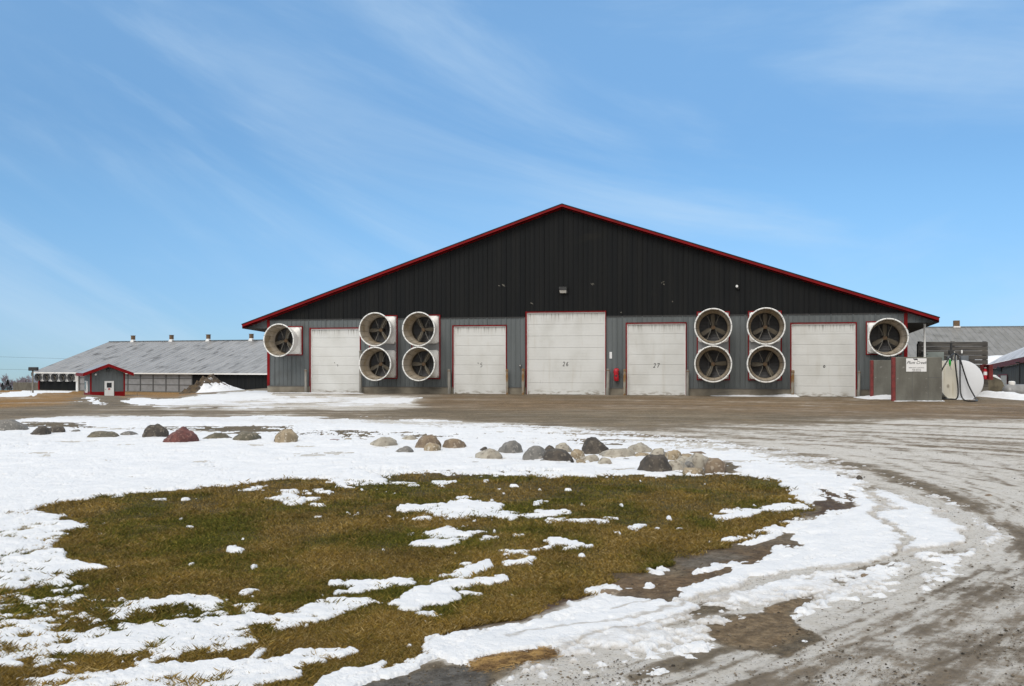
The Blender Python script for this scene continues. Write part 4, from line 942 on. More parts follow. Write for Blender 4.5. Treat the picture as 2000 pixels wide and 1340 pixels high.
# ------------------------------------------------------------------ FANS
def make_fan():
    t = thing('exhaust_fan', 'x', 'fan', (0, 0, 0), -TH, 'barn exhaust fans')
    H_ = .665; d0, d1, d2 = -.062, -.34, -1.18
    m_ = MB()                                              # housing box, its front flaring into the round collar
    n = 48; sq = []; ci = []
    for k in range(n):
        a = 2*math.pi*(k+.5)/n; c_, s_ = math.cos(a), math.sin(a); q = max(abs(c_), abs(s_)); sq.append((c_/q*H_, s_/q*H_)); ci.append((c_*.632, s_*.632))
    for y, L in ((d0, sq), (d0-.10, sq), (d0-.16, [(x*.985, z*.985) for x, z in sq]), (d1, ci)): m_.v += [(x, y, z) for x, z in L]
    for r in range(3):
        for k in range(n): m_.f.append((r*n+k, r*n+(k+1) % n, (r+1)*n+(k+1) % n, (r+1)*n+k)); m_.mi.append(0)
    m_.build('housing', M['wdirty'], t, True)
    m_ = MB(); m_.lathe([(.632, d1), (.66, d1-.2), (.715, d1-.5), (.80, d2), (.765, d2+.005), (.70, d1-.5), (.645, d1-.2), (.618, d1)], 56)
    m_.mi = [1 if (i//56) >= 4 else 0 for i in range(len(m_.f))]
    co = m_.build('cone', [M['wdirty'], M['cone']], t, True)
    m_ = MB()
    prof = [(.785+.030*math.cos(a), d2-.004+.022*math.sin(a)) for a in [2*math.pi*k/10 for k in range(10)]]
    m_.lathe(prof, 64, close=True); m_.build('rim', M['rim'], co, True)
    m_ = MB(); m_.lathe([(.617, d1), (.612, d0+.0)], 48); m_.build('throat', M['tube'], t, True)
    # louvre shutter at the back
    m_ = MB()
    for k in range(18):
        z = -.60+k*.067; hw = math.sqrt(max(0, .612**2-(z+.03)**2))
        if hw < .08: continue
        m_.add([(-hw, -.085, z), (hw, -.085, z), (hw, -.105, z+.005), (-hw, -.105, z+.005), (-hw, -.07, z+.058), (hw, -.07, z+.058)], [(0, 1, 2, 3), (3, 2, 5, 4)])
    for x in (-.20, .20): m_.box(x-.012, x+.012, -.125, -.108, -.56, .56)
    m_.build('louvre', M['louver'], t)
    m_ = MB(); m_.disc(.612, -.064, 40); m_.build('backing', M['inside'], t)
    # motor, struts
    m_ = MB(); m_.lathe([(.001, -.12), (.085, -.12), (.095, -.14), (.095, -.33), (.085, -.35), (.001, -.35)], 20); m_.build('motor', M['louver'], t, True)
    m_ = MB()
    for sx in (-1, 1):
        for sz in (-1, 1):
            m_.tube([(sx*.30, -.42, sz*.585), (sx*.13, -.46, sz*.22), (sx*.12, -.44, sz*.1)], .009, 6)
    m_.build('strut', M['strut'], t)
    bl = MB()                                              # three-blade propeller turning about y
    for k in range(3):
        a = 2*math.pi*k/3; ca, sa_ = math.cos(a), math.sin(a)
        stn = ((.05, .045, .3), (.15, .06, .28), (.28, .085, .24), (.42, .095, .2), (.54, .09, .16), (.585, .07, .14)); vs = []
        for r, hw, tw in stn:
            for e in (-1, -.3, .3, 1):
                lx_ = e*hw; dy = -e*hw*tw*1.8-(1-e*e)*.012
                vs.append((r*ca-lx_*sa_, -.40+dy, r*sa_+lx_*ca))
        fs = [(i*4+j, i*4+j+1, (i+1)*4+j+1, (i+1)*4+j) for i in range(5) for j in range(3)]
        vs2 = [(x, y+.012, z) for x, y, z in vs]; bl.add(vs, fs); bl.add(vs2, [f[::-1] for f in fs])
        ed = [0, 4, 8, 12, 16, 20, 21, 22, 23, 19, 15, 11, 7, 3]
        bl.add([vs[i] for i in ed]+[vs2[i] for i in ed], [(i, i+1, 15+i, 14+i) for i in range(13)])
    pr = bl.build('propeller', M['blade'], t, True)
    m_ = MB(); m_.lathe([(.001, -.46), (.05, -.455), (.09, -.43), (.095, -.37), (.001, -.37)], 20); m_.build('hub', M['hub'], pr, True)
    m_ = MB()                                              # wire guard just inside the cone mouth
    for k in range(16):
        a = 2*math.pi*(k+.25)/16; c_, s_ = math.cos(a), math.sin(a)
        m_.tube([(.775*c_, d2-.012, .775*s_), (.745*c_, d2+.05, .745*s_), (.63*c_, d1-.12, .63*s_)], .0045, 4, False)
    for k in range(9):
        f_ = k/9; r_g = .745+(.64-.745)*f_; y = d2+.05+(d1-.10-d2-.05)*f_
        m_.lathe([(r_g+.003, y), (r_g, y+.004), (r_g-.003, y), (r_g, y-.004)], 40, close=True)
    for k in range(16):
        a = 2*math.pi*(k+.25)/16; c_, s_ = math.cos(a), math.sin(a); m_.box(.785*c_-.01, .785*c_+.01, d2-.045, d2-.026, .785*s_-.012, .785*s_+.012)
    m_.build('wire_guard', M['wire'], t)
    return t
fan0 = make_fan()
def copy_tree(o, parent=None):
    c = o.copy(); COL.objects.link(c); c.parent = parent
    for ch in o.children: copy_tree(ch, c)
    return c
FS = [(US1, Z1, 75, 'lone white cone exhaust fan left of door 24, nearest the left corner of the barn'),
(UL[0], ZT, 62, 'upper fan of the stacked pair directly right of door 24'), (UL[0], ZL, 87, 'lower fan of the stacked pair directly right of door 24'),
(UL[1], ZT, 1, 'upper fan of the stacked pair directly left of door 25'), (UL[1], ZL, 60, 'lower fan of the stacked pair directly left of door 25'),
(UR[0], ZT, 92, 'upper fan of the stacked pair directly right of door 27'), (UR[0], ZL, 4, 'lower fan of the stacked pair directly right of door 27'),
(UR[1], ZT, 90, 'upper fan of the stacked pair directly left of the worn door 28'), (UR[1], ZL, 62, 'lower fan of the stacked pair directly left of the worn door 28'),
(US2, Z2, 91, 'lone cone exhaust fan right of the worn door 28, above the concrete barriers')]
for i, (u, z, ang, lab) in enumerate(FS):
    f_ = fan0 if i == 0 else copy_tree(fan0)
    f_.location = W(u, 0, z); f_['label'] = lab
    for ch in f_.children:
        if ch.name.startswith('propeller'): ch.rotation_euler = (0, -R(ang), 0)
# ------------------------------------------------------------------ small things on the facade
# flood light
u, z = uz(1101, 567); fl = thing('flood_light', 'black flood light with a bright lens high on the gable above the central door', 'lamp', W(u, -.022, z), -TH)
m_ = MB(); m_.bbox(-.19, .19, -.22, 0, -.02, .15, .02); m_.box(.14, .2, -.06, 0, -.14, .0); m_.build('lamp_housing', M['blackm'], fl)
m_ = MB(); m_.add([(-.17, -.22, -.02), (.15, -.22, -.02), (.13, -.10, -.14), (-.15, -.10, -.14), (-.17, -.0, -.02), (.15, .0, -.02), (.13, 0, -.14), (-.15, 0, -.14)], [(0, 1, 2, 3), (3, 2, 6, 7), (0, 3, 7, 4), (1, 5, 6, 2)]); m_.build('lens', M['lens'], fl)
u, z = uz(1440, 561); cm = thing('security_camera', 'small white and black camera high on the gable above the right fans', 'camera', W(u, -.022, z), -TH)
m_ = MB(); m_.lathe([(.001, -.20), (.05, -.2), (.06, -.17), (.06, -.05), (.045, 0)], 14, c=(-.02, 0, .03)); m_.build('camera_body', M['white'], cm, True)
m_ = MB(); m_.lathe([(.001, -.14), (.045, -.12), (.06, -.08), (.06, 0)], 14, c=(.03, 0, -.06)); m_.build('camera_mount', M['blackm'], cm, True)
u, z = uz(1193, 694); nt_ = thing('notice', 'small white notice on the grey wall right of door 26', 'notice', W(u, -.024, z), -TH)
m_ = MB(); m_.bbox(-.055, .055, -.012, 0, -.15, .15, .004); m_.build('sheet', M['label'], nt_)
m_ = MB(); m_.box(-.004, .004, -.014, -.0125, -.12, .12); m_.build('print_line', M['greybox'], nt_)
# red bag over an extinguisher
u, z = uz(1204.5, 732); rb = thing('extinguisher_cover', 'red cloth cover hanging over a fire extinguisher on the wall right of door 26', 'cover', W(u, -.03, z), -TH)
m_ = MB(); prof = [(.001, .30), (.06, .30), (.10, .27), (.135, .22), (.13, .12), (.115, .0), (.12, -.12), (.11, -.25), (.08, -.29), (.001, -.30)]
m_.lathe(prof, 18, 'z', (0, -.12, 0)); m_.v = [(x*(1+.10*math.sin(z_*23+x*9)), y, z_) for x, y, z_ in m_.v]; m_.build('cover_body', M['redbright'], rb, True)
m_ = MB(); m_.box(-.04, .05, -.262, -.252, -.08, -.01); m_.tube([(.0, -.02, .22), (.0, -.12, .30), (0, -.12, .32)], .012); m_.tube([(.06, -.2, .2), (.14, -.2, .12), (.12, -.2, -.02)], .018); m_.build('hose', M['blackm'], rb)
# switch box near door 26
u, z = uz(1016.5, 714); sw = thing('switch_box', 'small pale control box on the wall just left of door 26', 'switch', W(u, -.024, z), -TH)
m_ = MB(); m_.bbox(-.05, .05, -.06, 0, -.07, .07, .01); m_.tube([(0, -.03, -.07), (0, -.03, -.2)], .012); m_.build('box_body', M['louver'], sw)
m_ = MB(); m_.lathe([(.001, -.075), (.022, -.075), (.022, -.06)], 12); m_.build('button', M['rim'], sw)
# bollards
BL = [(597.5, 721, 767, 'post', 'pale weathered post left of door 24'), (704, 684, 767, 'post', 'tall pale post at the right jamb of door 24 behind the fans'), (877.5, 721, 770, 'post', 'grey post left of door 25'), (990.5, 721, 770, 'rustpost', 'rust streaked post right of door 25'),
      (1021.5, 720, 769, 'rustpost', 'post with a rusty foot left of door 26'), (1187, 720, 771, 'post', 'grey green post right of door 26'), (1219.5, 721, 773, 'rustpost', 'rusty brown post between the red cover and door 27'), (1343, 722, 773, 'post', 'grey post right of door 27'),
      (1547.5, 723, 768, 'rustpost', 'orange rusted post left of the worn door 28'), (1677.5, 724, 773, 'post', 'pale grey post right of the worn door 28')]
for i, (px_, ya, yb_, mt, lab) in enumerate(BL):
    v_ = -.24; u, zt = uz(px_, ya, v_); bo = thing('bollard', lab, 'bollard', W(u, v_, .06), -TH, 'posts guarding the doors')
    rr_ = .062+.006*(i % 3); m_ = MB(); m_.lathe([(rr_*1.02, -.2), (rr_, .1), (rr_*.98, zt-.09), (rr_*.9, zt-.065), (.001, zt-.06)], 16, 'z'); m_.build('pipe', M[mt], bo, True)
    m_ = MB(); m_.lathe([(rr_+.012, zt-.16), (rr_+.012, zt-.13)], 16, 'z'); m_.build('band', M['hub'], bo, True)
    bo.rotation_euler = (random.uniform(-.012, .012), random.uniform(-.015, .015), -TH)
# eave post and light on the right side
u, z = uz(1806, 632, .4); ep = thing('eave_post', 'thin white downpipe hanging from the right eave of the barn', 'pipe', W(u, .4, 0), -TH)
m_ = MB(); m_.tube([(0, 0, .05), (0, 0, zs_-.01)], .045, 12); m_.build('pipe', M['white'], ep, True)
m_ = MB(); m_.lathe([(.07, zs_-.05), (.07, zs_-.012)], 12, 'z'); m_.build('bracket', M['white'], ep, True)
u, z = uz(1785, 640, .8); el = thing('eave_fan', 'small round fan tucked under the right eave', 'fan', W(BW+.12, 1.1, 2.95), -TH)
m_ = MB(); m_.lathe([(.001, -.12), (.10, -.12), (.16, -.05), (.17, .05), (.12, .1)], 20); m_.build('fan_shell', M['wdirty'], el, True)
m_ = MB(); m_.tube([(0, 0, .15), (0, 0, .34)], .02); m_.build('bracket', M['blackm'], el)

# =================================================================== FUEL STATION
def pix_at(px_, Yd): return (px_-CX)/F*Yd
def zat(py_, Yd): return EYE-(py_-HY)*Yd/F
def place(px_, Yd): return pix_at(px_, Yd), Yd
# concrete barriers with red edges
def barrier(x0p, x1p, yt, yb_, Yd, lab, red_w):
    xa, xb = pix_at(x0p, Yd), pix_at(x1p, Yd); zt = zat(yt, Yd); zb_ = zat(yb_, Yd)
    t = thing('concrete_barrier', lab, 'concrete block', (xa, Yd, 0), -TH*.35, 'concrete blocks guarding the fuel tank')
    w = (xb-xa)/math.cos(TH*.35); m_ = MB(); m_.bbox(.0, w, 0, .55, -.3, zt, .02)
    b_ = m_.build('block', M['slab'], t)
    m_ = MB()
    if w > 1.2:
        for x in (w*.36, w*.70): m_.box(x-.006, x+.006, -.004, .004, -.1, zt*.97)
        m_.box(w*.70, w-.03, -.004, .003, zt*.55, zt*.56)
        m_.build('form_seam', M['frame'], b_)
    m_ = MB(); m_.bbox(-red_w, -.002, -.02, .14, .02, zt-.01, .008); m_.build('red_edge', M['reddull'], t)
    return t
b1 = barrier(1749, 1837, 697.5, 783, 36.6, 'tall front concrete barrier carrying the white sign with cow', .13)
b2 = barrier(1706, 1744, 703.5, 778, 38.9, 'narrower concrete barrier behind and left of the one with the sign', .11)
# sign
def text_mesh(txt, size, mat, parent, loc, shear=0, offset=0, name='lettering', align='CENTER'):
    cu = bpy.data.curves.new(name, 'FONT'); cu.body = txt; cu.size = size; cu.shear = shear; cu.offset = offset; cu.align_x = align; cu.resolution_u = 3
    tmp = bpy.data.objects.new('tmp', cu); COL.objects.link(tmp)
    dg = bpy.context.evaluated_depsgraph_get(); me = bpy.data.meshes.new_from_object(tmp.evaluated_get(dg)); bpy.data.objects.remove(tmp); bpy.data.curves.remove(cu)
    me.materials.clear(); me.materials.append(mat); o = bpy.data.objects.new(name, me); COL.objects.link(o); o.parent = parent
    o.location = loc; o.rotation_euler = (R(90), 0, 0); return o
Yd = 36.55; xs0, xs1 = pix_at(1770, Yd), pix_at(1808.5, Yd); zs0, zs1 = zat(726, Yd), zat(700, Yd); sw_, sh_ = xs1-xs0, zs1-zs0
xoff = (xs0+xs1)/2; a_ = -TH*.35; dxs = xoff-pix_at(1749, 36.6)
sg = thing('sign', 'white sign with a cow and the farm name on the front concrete barrier', 'sign', (xoff, 36.6+dxs*math.tan(a_)-.006, (zs0+zs1)/2), a_)
m_ = MB(); m_.bbox(-sw_/2, sw_/2, -.012, 0, -sh_/2, sh_/2, .003); m_.build('board', M['label'], sg)
text_mesh('Plum Creek', .158, M['ink'], sg, (0, -.014, .045), .45, .0015, 'lettering')
text_mesh('EMERGENCY CONTACTS', .052, M['ink'], sg, (0, -.014, -.125), 0, .0005, 'lettering')
text_mesh('DAN: 555-0142', .052, M['ink'], sg, (0, -.014, -.19), 0, .0008, 'lettering')
text_mesh('LUKE: 555-0168', .052, M['ink'], sg, (0, -.014, -.25), 0, .0008, 'lettering')
m_ = MB(); cow = [(-.10, .035), (-.085, .06), (-.055, .052), (.05, .055), (.075, .045), (.08, .02), (.075, -.03), (.062, -.03), (.06, .0), (.03, .0), (.02, .004), (-.02, .004), (-.025, -.03), (-.038, -.03), (-.042, .01), (-.06, .02), (-.085, .022)]
m_.prism([(x+.0-.03, z+.20) for x, z in cow], -.016, -.0135); m_.build('cow_emblem', M['ink'], sg)
# plank wall
Yp = 41.5; xa, xb = pix_at(1796, Yp), pix_at(1930, Yp); zt = zat(667.5, Yp); nP = 12
pw = thing('plank_wall', 'dark weathered wooden plank wall standing behind the white fuel tank', 'wooden wall', (xa, Yp, 0), 0)
w = xb-xa
for q, mt in ((0, 'plank'), (1, 'plank2')):
    m_ = MB()
    for k in range(nP):
        if (k in (0, 1, 2, 3)) != bool(q): continue
        z0_ = zt-(nP-k)*(zt-.1)/nP; hh = (zt-.1)/nP; j = random.uniform(-.015, .015)
        m_.bbox(.0+j, w+j+(.012*(nP-k) if 0 else 0), 0+random.uniform(-.008, .008), .06, z0_+.006, z0_+hh-.006, .007)
    o = m_.build('planks', M[mt], pw)
    if q: o['label'] = 'paler lower planks'
m_ = MB()
for x in (.06, w*.5, w-.10): m_.bbox(x-.07, x+.07, .062, .2, -.2, zt+.02, .01)
m_.bbox(-.08, -.02, -.03, .12, -.2, zt-.08, .01)
m_.build('post', M['plank'], pw)
# cabinet and boxes on the wall
def wbox(name, lab, cat, x0p, x1p, y0p, y1p, mat, dep=.25, extra=None):
    Yb_ = Yp-.02-dep; xa_, xb_ = pix_at(x0p, Yb_), pix_at(x1p, Yb_); z1_, z0_ = zat(y0p, Yb_), zat(y1p, Yb_)
    t = thing(name, lab, cat, ((xa_+xb_)/2, Yp-.02, (z0_+z1_)/2), 0); m_ = MB(); hw, hh = (xb_-xa_)/2, (z1_-z0_)/2
    m_.bbox(-hw, hw, -dep, 0, -hh, hh, .01); m_.build('case', mat, t)
    m_ = MB(); m_.bbox(-hw+.03, hw-.03, -dep-.012, -dep-.001, -hh+.03, hh-.05, .004); m_.build('lid', mat, t)
    return t, hw, hh, dep
t, hw, hh, dp = wbox('electrical_cabinet', 'large pale green grey electrical cabinet on the plank wall behind the sign', 'electrical box', 1806.5, 1844, 687.5, 730, M['cab'], .3)
m_ = MB(); m_.box(-hw+.05, -hw+.13, -dp-.018, -dp-.013, hh-.12, hh-.09); m_.build('badge', M['ink'], t)
wbox('junction_box', 'blue grey box on the planks right of the pump hoses', 'electrical box', 1877, 1892, 695, 711, M['greybox'], .16)
wbox('meter_box', 'small grey box on the planks left of the hose hook', 'electrical box', 1851, 1860, 696, 709, M['greybox'], .14)
x_ = pix_at(1878.5, Yp-.1); gl = thing('jar_lamp', 'small white capped fitting above the blue grey box', 'lamp', (x_, Yp-.1, zat(691, Yp-.1)), 0)
m_ = MB(); m_.lathe([(.001, .17), (.03, .165), (.035, .15), (.035, .02)], 12, 'z'); m_.build('globe', M['rim'], gl, True)
m_ = MB(); m_.lathe([(.022, .02), (.022, -.08)], 10, 'z'); m_.tube([(0, 0, -.05), (0, .1, -.05)], .012); m_.build('stem', M['louver'], gl, True)
# extinguisher box
Yx = 41.2; x_ = pix_at(1926.5, Yx); eb = thing('extinguisher_box', 'open red box with a fire extinguisher at the right end of the plank wall', 'extinguisher', (x_, Yx+.24, zat(727, Yx)), 0)
m_ = MB(); W_, H2 = .16, .34
m_.box(-W_, W_, -.02, 0, -H2, H2); m_.box(-W_, -W_+.02, -.24, -.021, -H2, H2); m_.box(W_-.02, W_, -.24, -.021, -H2, H2); m_.box(-W_+.021, W_-.021, -.24, -.021, H2-.02, H2); m_.box(-W_+.021, W_-.021, -.24, -.021, -H2, -H2+.02)
m_.add([(W_, -.24, -H2), (W_+.07, -.35, -H2), (W_+.07, -.35, H2), (W_, -.24, H2), (W_+.012, -.235, -H2), (W_+.082, -.345, -H2), (W_+.082, -.345, H2), (W_+.012, -.235, H2)], [(0, 1, 2, 3), (7, 6, 5, 4), (0, 4, 5, 1), (3, 2, 6, 7), (1, 5, 6, 2)])
m_.build('case', M['reddull'], eb)
m_ = MB(); m_.lathe([(.001, .16), (.03, .15), (.085, .10), (.09, .05), (.09, -.30), (.001, -.31)], 18, 'z', (0, -.12, 0)); cy = m_.build('cylinder_body', M['redbright'], eb, True)
m_ = MB(); m_.lathe([(.0915, .02), (.0915, -.13)], 18, 'z', (0, -.12, 0)); m_.build('label_band', M['label'], cy, True)
m_ = MB(); m_.bbox(-.05, .06, -.15, -.09, .17, .22, .01); m_.build('valve', M['strut'], eb)
# white fuel tank
Yt = 38.0; cxp = 1877; rt = 41/F*Yt; zc = zat(744.5, Yt)
ft = thing('fuel_tank', 'large white cylindrical fuel tank with its round end facing the yard, left third stained cream', 'tank', (pix_at(cxp, Yt), Yt, 0), -TH*1.1)
def tank_mat():
    m, nt, bs = nodes('tank_end_paint')
    tc = nt.nodes.new('ShaderNodeTexCoord'); sp = nt.nodes.new('ShaderNodeSeparateXYZ'); nt.links.new(tc.outputs['Object'], sp.inputs[0])
    n_ = noise(nt, coords(nt), 1.6, 6)
    xx = mth(nt, 'ADD', sp.outputs[0], mth(nt, 'MULTIPLY', mth(nt, 'SUBTRACT', n_, .5), .16))
    c = mix(nt, ramp(nt, xx, -.20, -.10), (.66, .62, .52), (.71, .725, .75))
    st_ = ramp(nt, noise(nt, coords(nt, (6, 1, .8)), 1.4, 6), .52, .75); left = mth(nt, 'SUBTRACT', 1.0, ramp(nt, xx, -.3, -.12))
    c = mix(nt, mth(nt, 'MULTIPLY', mth(nt, 'MULTIPLY', st_, left), .6), c, (.42, .36, .24))
    edge = ramp(nt, xx, -.62, -.78); c = mix(nt, mth(nt, 'MULTIPLY', edge, .6), c, (.62, .63, .62))
    sx_ = mth(nt, 'MULTIPLY', mth(nt, 'ADD', sp.outputs[0], .50), 14); sz_ = mth(nt, 'MULTIPLY', mth(nt, 'ADD', sp.outputs[2], -.62), 9)
    dd = mth(nt, 'ADD', mth(nt, 'MULTIPLY', sx_, sx_), mth(nt, 'MULTIPLY', sz_, sz_)); c = mix(nt, mth(nt, 'MULTIPLY', ramp(nt, dd, 1.0, 0.0), .7), c, (.16, .13, .09))
    nt.links.new(c, bs.inputs['Base Color']); bs.inputs['Roughness'].default_value = .35; return m
m_ = MB(); m_.lathe([(.001, -.06), (rt*.5, -.05), (rt*.85, -.028), (rt*.985, 0), (rt, .02), (rt, 2.9), (rt*.9, 2.96), (.001, 3.0)], 72, c=(0, 0, zc))
m_.build('tank_shell', tank_mat(), ft, True)
m_ = MB(); m_.lathe([(rt+.006, .05), (rt+.006, .09)], 72, c=(0, 0, zc)); m_.build('weld_ring', M['tank'], ft, True)
m_ = MB()
for y in (.45, 2.4):
    m_.prism([(-rt*.62, -.1), (rt*.62, -.1), (rt*.62, .34), (rt*.45, .22), (0, .12), (-rt*.45, .22), (-rt*.62, .34)], y-.06, y+.06)
m_.build('cradle', M['blackm'], ft)
# pump pipe above the tank
m_ = MB(); pxm = pix_at(1864, Yt)-pix_at(cxp, Yt); top = zat(669, Yt)
m_.tube([(pxm, .5, zc+rt*.9), (pxm, .5, top)], .045, 10); m_.bbox(pxm-.09, pxm+.09, .42, .6, zat(693, Yt), zat(684, Yt), .015); m_.tube([(pxm-.16, .5, top-.02), (pxm+.1, .5, top+.0)], .025)
pm_ = m_.build('pump_mast', M['blackm'], ft)
m_ = MB(); zz = zc+rt; m_.tube([(pxm+.05, .2, zz-.02), (pxm+.05, .2, zz+.28), (pxm+.05, .12, zz+.34)], .022); m_.tube([(pxm+.14, .25, zz-.02), (pxm+.14, .25, zz+.2)], .028); m_.bbox(pxm+.0, pxm+.12, .12, .25, zz+.02, zz+.14, .01); m_.build('fittings', M['strut'], ft, True)
# hoses (world coordinates in front of the tank end)
def hose(name, lab, pts, r=.030):
    P = []
    for px_, py_, yy in pts: P.append((pix_at(px_, yy), yy, max(zat(py_, yy), tz(pix_at(px_, yy), yy)+.03)))
    # Catmull-Rom
    Q = []
    for i in range(len(P)-1):
        p0, p1, p2, p3 = P[max(i-1, 0)], P[i], P[i+1], P[min(i+2, len(P)-1)]
        for k in range(8):
            t = k/8; Q.append(tuple(.5*((2*p1[c])+(-p0[c]+p2[c])*t+(2*p0[c]-5*p1[c]+4*p2[c]-p3[c])*t*t+(-p0[c]+3*p1[c]-3*p2[c]+p3[c])*t**3) for c in range(3)))
    Q.append(P[-1]); m_ = MB(); m_.tube(Q, r, 8); o = m_.build(name, M['blackp'], None, True); tag(o, lab, 'hose', 'fuel hoses'); return o
h1 = hose('fuel_hose', 'black hose hanging down the middle of the tank end and curling left at the ground', [(1866, 692, 38.1), (1865.5, 705, 37.75), (1868, 730, 37.7), (1871, 755, 37.7), (1871, 772, 37.65), (1867, 781, 37.6), (1858, 782, 37.6), (1845, 781, 37.7), (1838, 779, 37.9)])
h2 = hose('fuel_hose', 'long black hose looping to the ground and back up the right of the tank end', [(1866, 691, 38.1), (1873, 696, 37.8), (1875, 710, 37.72), (1875, 740, 37.7), (1876, 765, 37.65), (1880, 778, 37.3), (1888, 785, 36.3), (1900, 786, 36.0), (1908, 784, 36.4), (1905, 777, 37.2), (1893, 755, 37.65), (1884, 730, 37.7), (1878, 710, 37.72), (1874, 698, 37.8), (1868, 690, 38.0)])
h3 = hose('fuel_hose', 'short black hose falling left from the pump to behind the concrete barrier', [(1863, 690, 38.2), (1855, 698, 37.85), (1847, 710, 37.75), (1840, 722, 37.75), (1836, 732, 37.9), (1832, 745, 38.3)])
Yn_ = 37.68; nz = thing('fuel_nozzle', 'green handled fuel nozzle hanging at the upper left of the tank end', 'nozzle', (pix_at(1855.5, Yn_), Yn_, zat(710, Yn_)), 0)
m_ = MB(); m_.lathe([(.001, .17), (.03, .16), (.045, .10), (.045, .0), (.03, -.08), (.02, -.12)], 12, 'z'); m_.bbox(-.05, .0, -.03, .03, -.02, .12, .01); m_.build('grip', M['green'], nz, True)
m_ = MB(); m_.tube([(.01, 0, -.10), (.03, 0, -.18), (.055, 0, -.25)], .013); m_.build('spout', M['strut'], nz, True)
m_ = MB(); m_.tube([(0, 0, .15), (0, 0, .22)], .018); m_.build('cap', M['label'], nz, True)
# concrete kerb piece and propane tank at the right
Yc = 44.0
cb = thing('concrete_ramp_block', 'mossy slanting concrete block with snow on its sloping top, left of the silver tank', 'concrete block', (pix_at(1930, Yc), Yc, -.1), -.1)
s_ = F/Yc; poly = [(0, 0), (0, .1+(780-742)/s_), (8/s_, .1+(780-742)/s_), (26/s_, .1+(780-750)/s_), (30/s_, .1+(780-760)/s_), (34/s_, 0)]
m_ = MB(); m_.prism(poly, 0, .5); m_.build('block', pm('mossy_concrete', (.17, .145, .10), (.10, .085, .06), (1, 1, 1), 2.5, .4, .6, .9, 0, .4, 14, (.02, .02, .018), (1, 1, .6), 2.2, .6, .66), cb, bev=.015)
m_ = MB(); m_.prism([(x-.02, z+.005) for x, z in poly[1:4]]+[(24/s_, .1+(780-752)/s_+.12), (14/s_, .1+(780-741)/s_+.05), (6/s_, .1+(780-739)/s_), (-.02, .1+(780-740)/s_)], -.03, .52); so_ = m_.build('snow_cap', M['snow'], cb, bev=.04)
Yg_ = 43.0; rp = 15.5/F*Yg_; xc0 = pix_at(1958, Yg_); zc_ = zat(766, Yg_)
pt = thing('propane_tank', 'silver horizontal gas tank standing in snow at the right edge of the view', 'gas tank', (xc0, Yg_, 0), -.08)
m_ = MB(); prof = [(.001, 0)]+[(rp*math.sin(a), rp*.75*(1-math.cos(a))) for a in [math.pi/2*k/8 for k in range(1, 9)]]; L_ = 2.6
prof += [(rp, L_-rp*.75)]+[(rp*math.cos(a), L_-rp*.75+rp*.75*math.sin(a)) for a in [math.pi/2*k/8 for k in range(1, 8)]]+[(.001, L_)]
m_.lathe(prof, 40, 'x', (0, 0, zc_)); m_.build('tank_shell', M['propane'], pt, True)
m_ = MB(); m_.lathe([(.145, .0), (.15, .1), (.14, .15), (.10, .175), (.001, .18)], 24, 'z', (.42, 0, zc_+rp-.03)); m_.build('dome_cap', M['wdirty'], pt, True)
m_ = MB(); m_.tube([(.75, 0, zc_+rp-.02), (.75, 0, zc_+rp+.07)], .02); m_.tube([(.2, -.01, zc_+rp*.8), (.3, 0, zc_+rp*1.02)], .015); m_.build('valve', M['blackm'], pt)
for x in (.5, 2.0):
    m_ = MB(); m_.bbox(x-.06, x+.06, -.2, .2, -.3, zc_-rp*.85, .01); m_.build('foot', M['conc'], pt)
# snow heaps along walls
def heap(name, pts, Yd, h, dep, lab=None, v=None):
    """long low snow bank between photo columns; pts = [(px, height)]"""
    m_ = MB(); n1, n2 = 90, 16; xs = [p[0] for p in pts]; hs = [p[1] for p in pts]; vs = []
    for i in range(n1+1):
        pxx = xs[0]+(xs[-1]-xs[0])*i/n1; hh = np.interp(pxx, xs, hs)
        for j in range(n2+1):
            s_ = j/n2; yy = Yd(pxx)-dep*(1-s_); xw = (pxx-CX)/F*Yd(pxx); g = tz(xw, yy)
            prof = math.sin(min(1, s_*1.15)*math.pi/2)*(1-.35*s_**3)
            ed = min(1, i/5, (n1-i)/5)
            zz = g-.02+(hh*prof*(.7+.6*float(fbm(np.array([xw*2.3]), np.array([yy*2.3]), 91, 4)[0]))+.018*float(fbm(np.array([xw*9]), np.array([yy*9]), 93, 2)[0]))*ed
            vs.append((xw, yy+.12*float(fbm(np.array([xw*1.7]), np.array([s_*2.]), 95, 2)[0]), zz))
    m_.add(vs, [(i*(n2+1)+j, (i+1)*(n2+1)+j, (i+1)*(n2+1)+j+1, i*(n2+1)+j+1) for i in range(n1) for j in range(n2)])
    o = m_.build(name, M['snow'], None, True); o['kind'] = 'structure'; return o
def wallY(v): return lambda px_: (lambda u: P0[1]-u*st+v*ct)(uz(px_, 708, v)[0])
heap('snow_bank', [(1380, .02), (1440, .08), (1500, .07), (1535, .17), (1552, .12), (1562, .02)], wallY(-.06), .1, .7)
heap('snow_bank', [(1664, .04), (1690, .13), (1710, .22), (1735, .20), (1747, .16)], lambda p: 39.6, .1, 1.8)
heap('snow_bank', [(1740, .03), (1790, .05), (1845, .06)], lambda p: 36.62, .1, .30)
heap('snow_bank', [(1838, .02), (1856, .05), (1880, .03), (1896, .03)], lambda p: 38.3, .1, .7)
heap('snow_bank', [(1895, .05), (1915, .32), (1945, .26), (1980, .22), (2060, .22), (2200, .2)], lambda p: 41.3-max(0, p-1930)*.035, .3, 4.8)
heap('snow_bank', [(526, .02), (600, .04), (690, .05), (720, .01)], wallY(-.3), .1, .9)

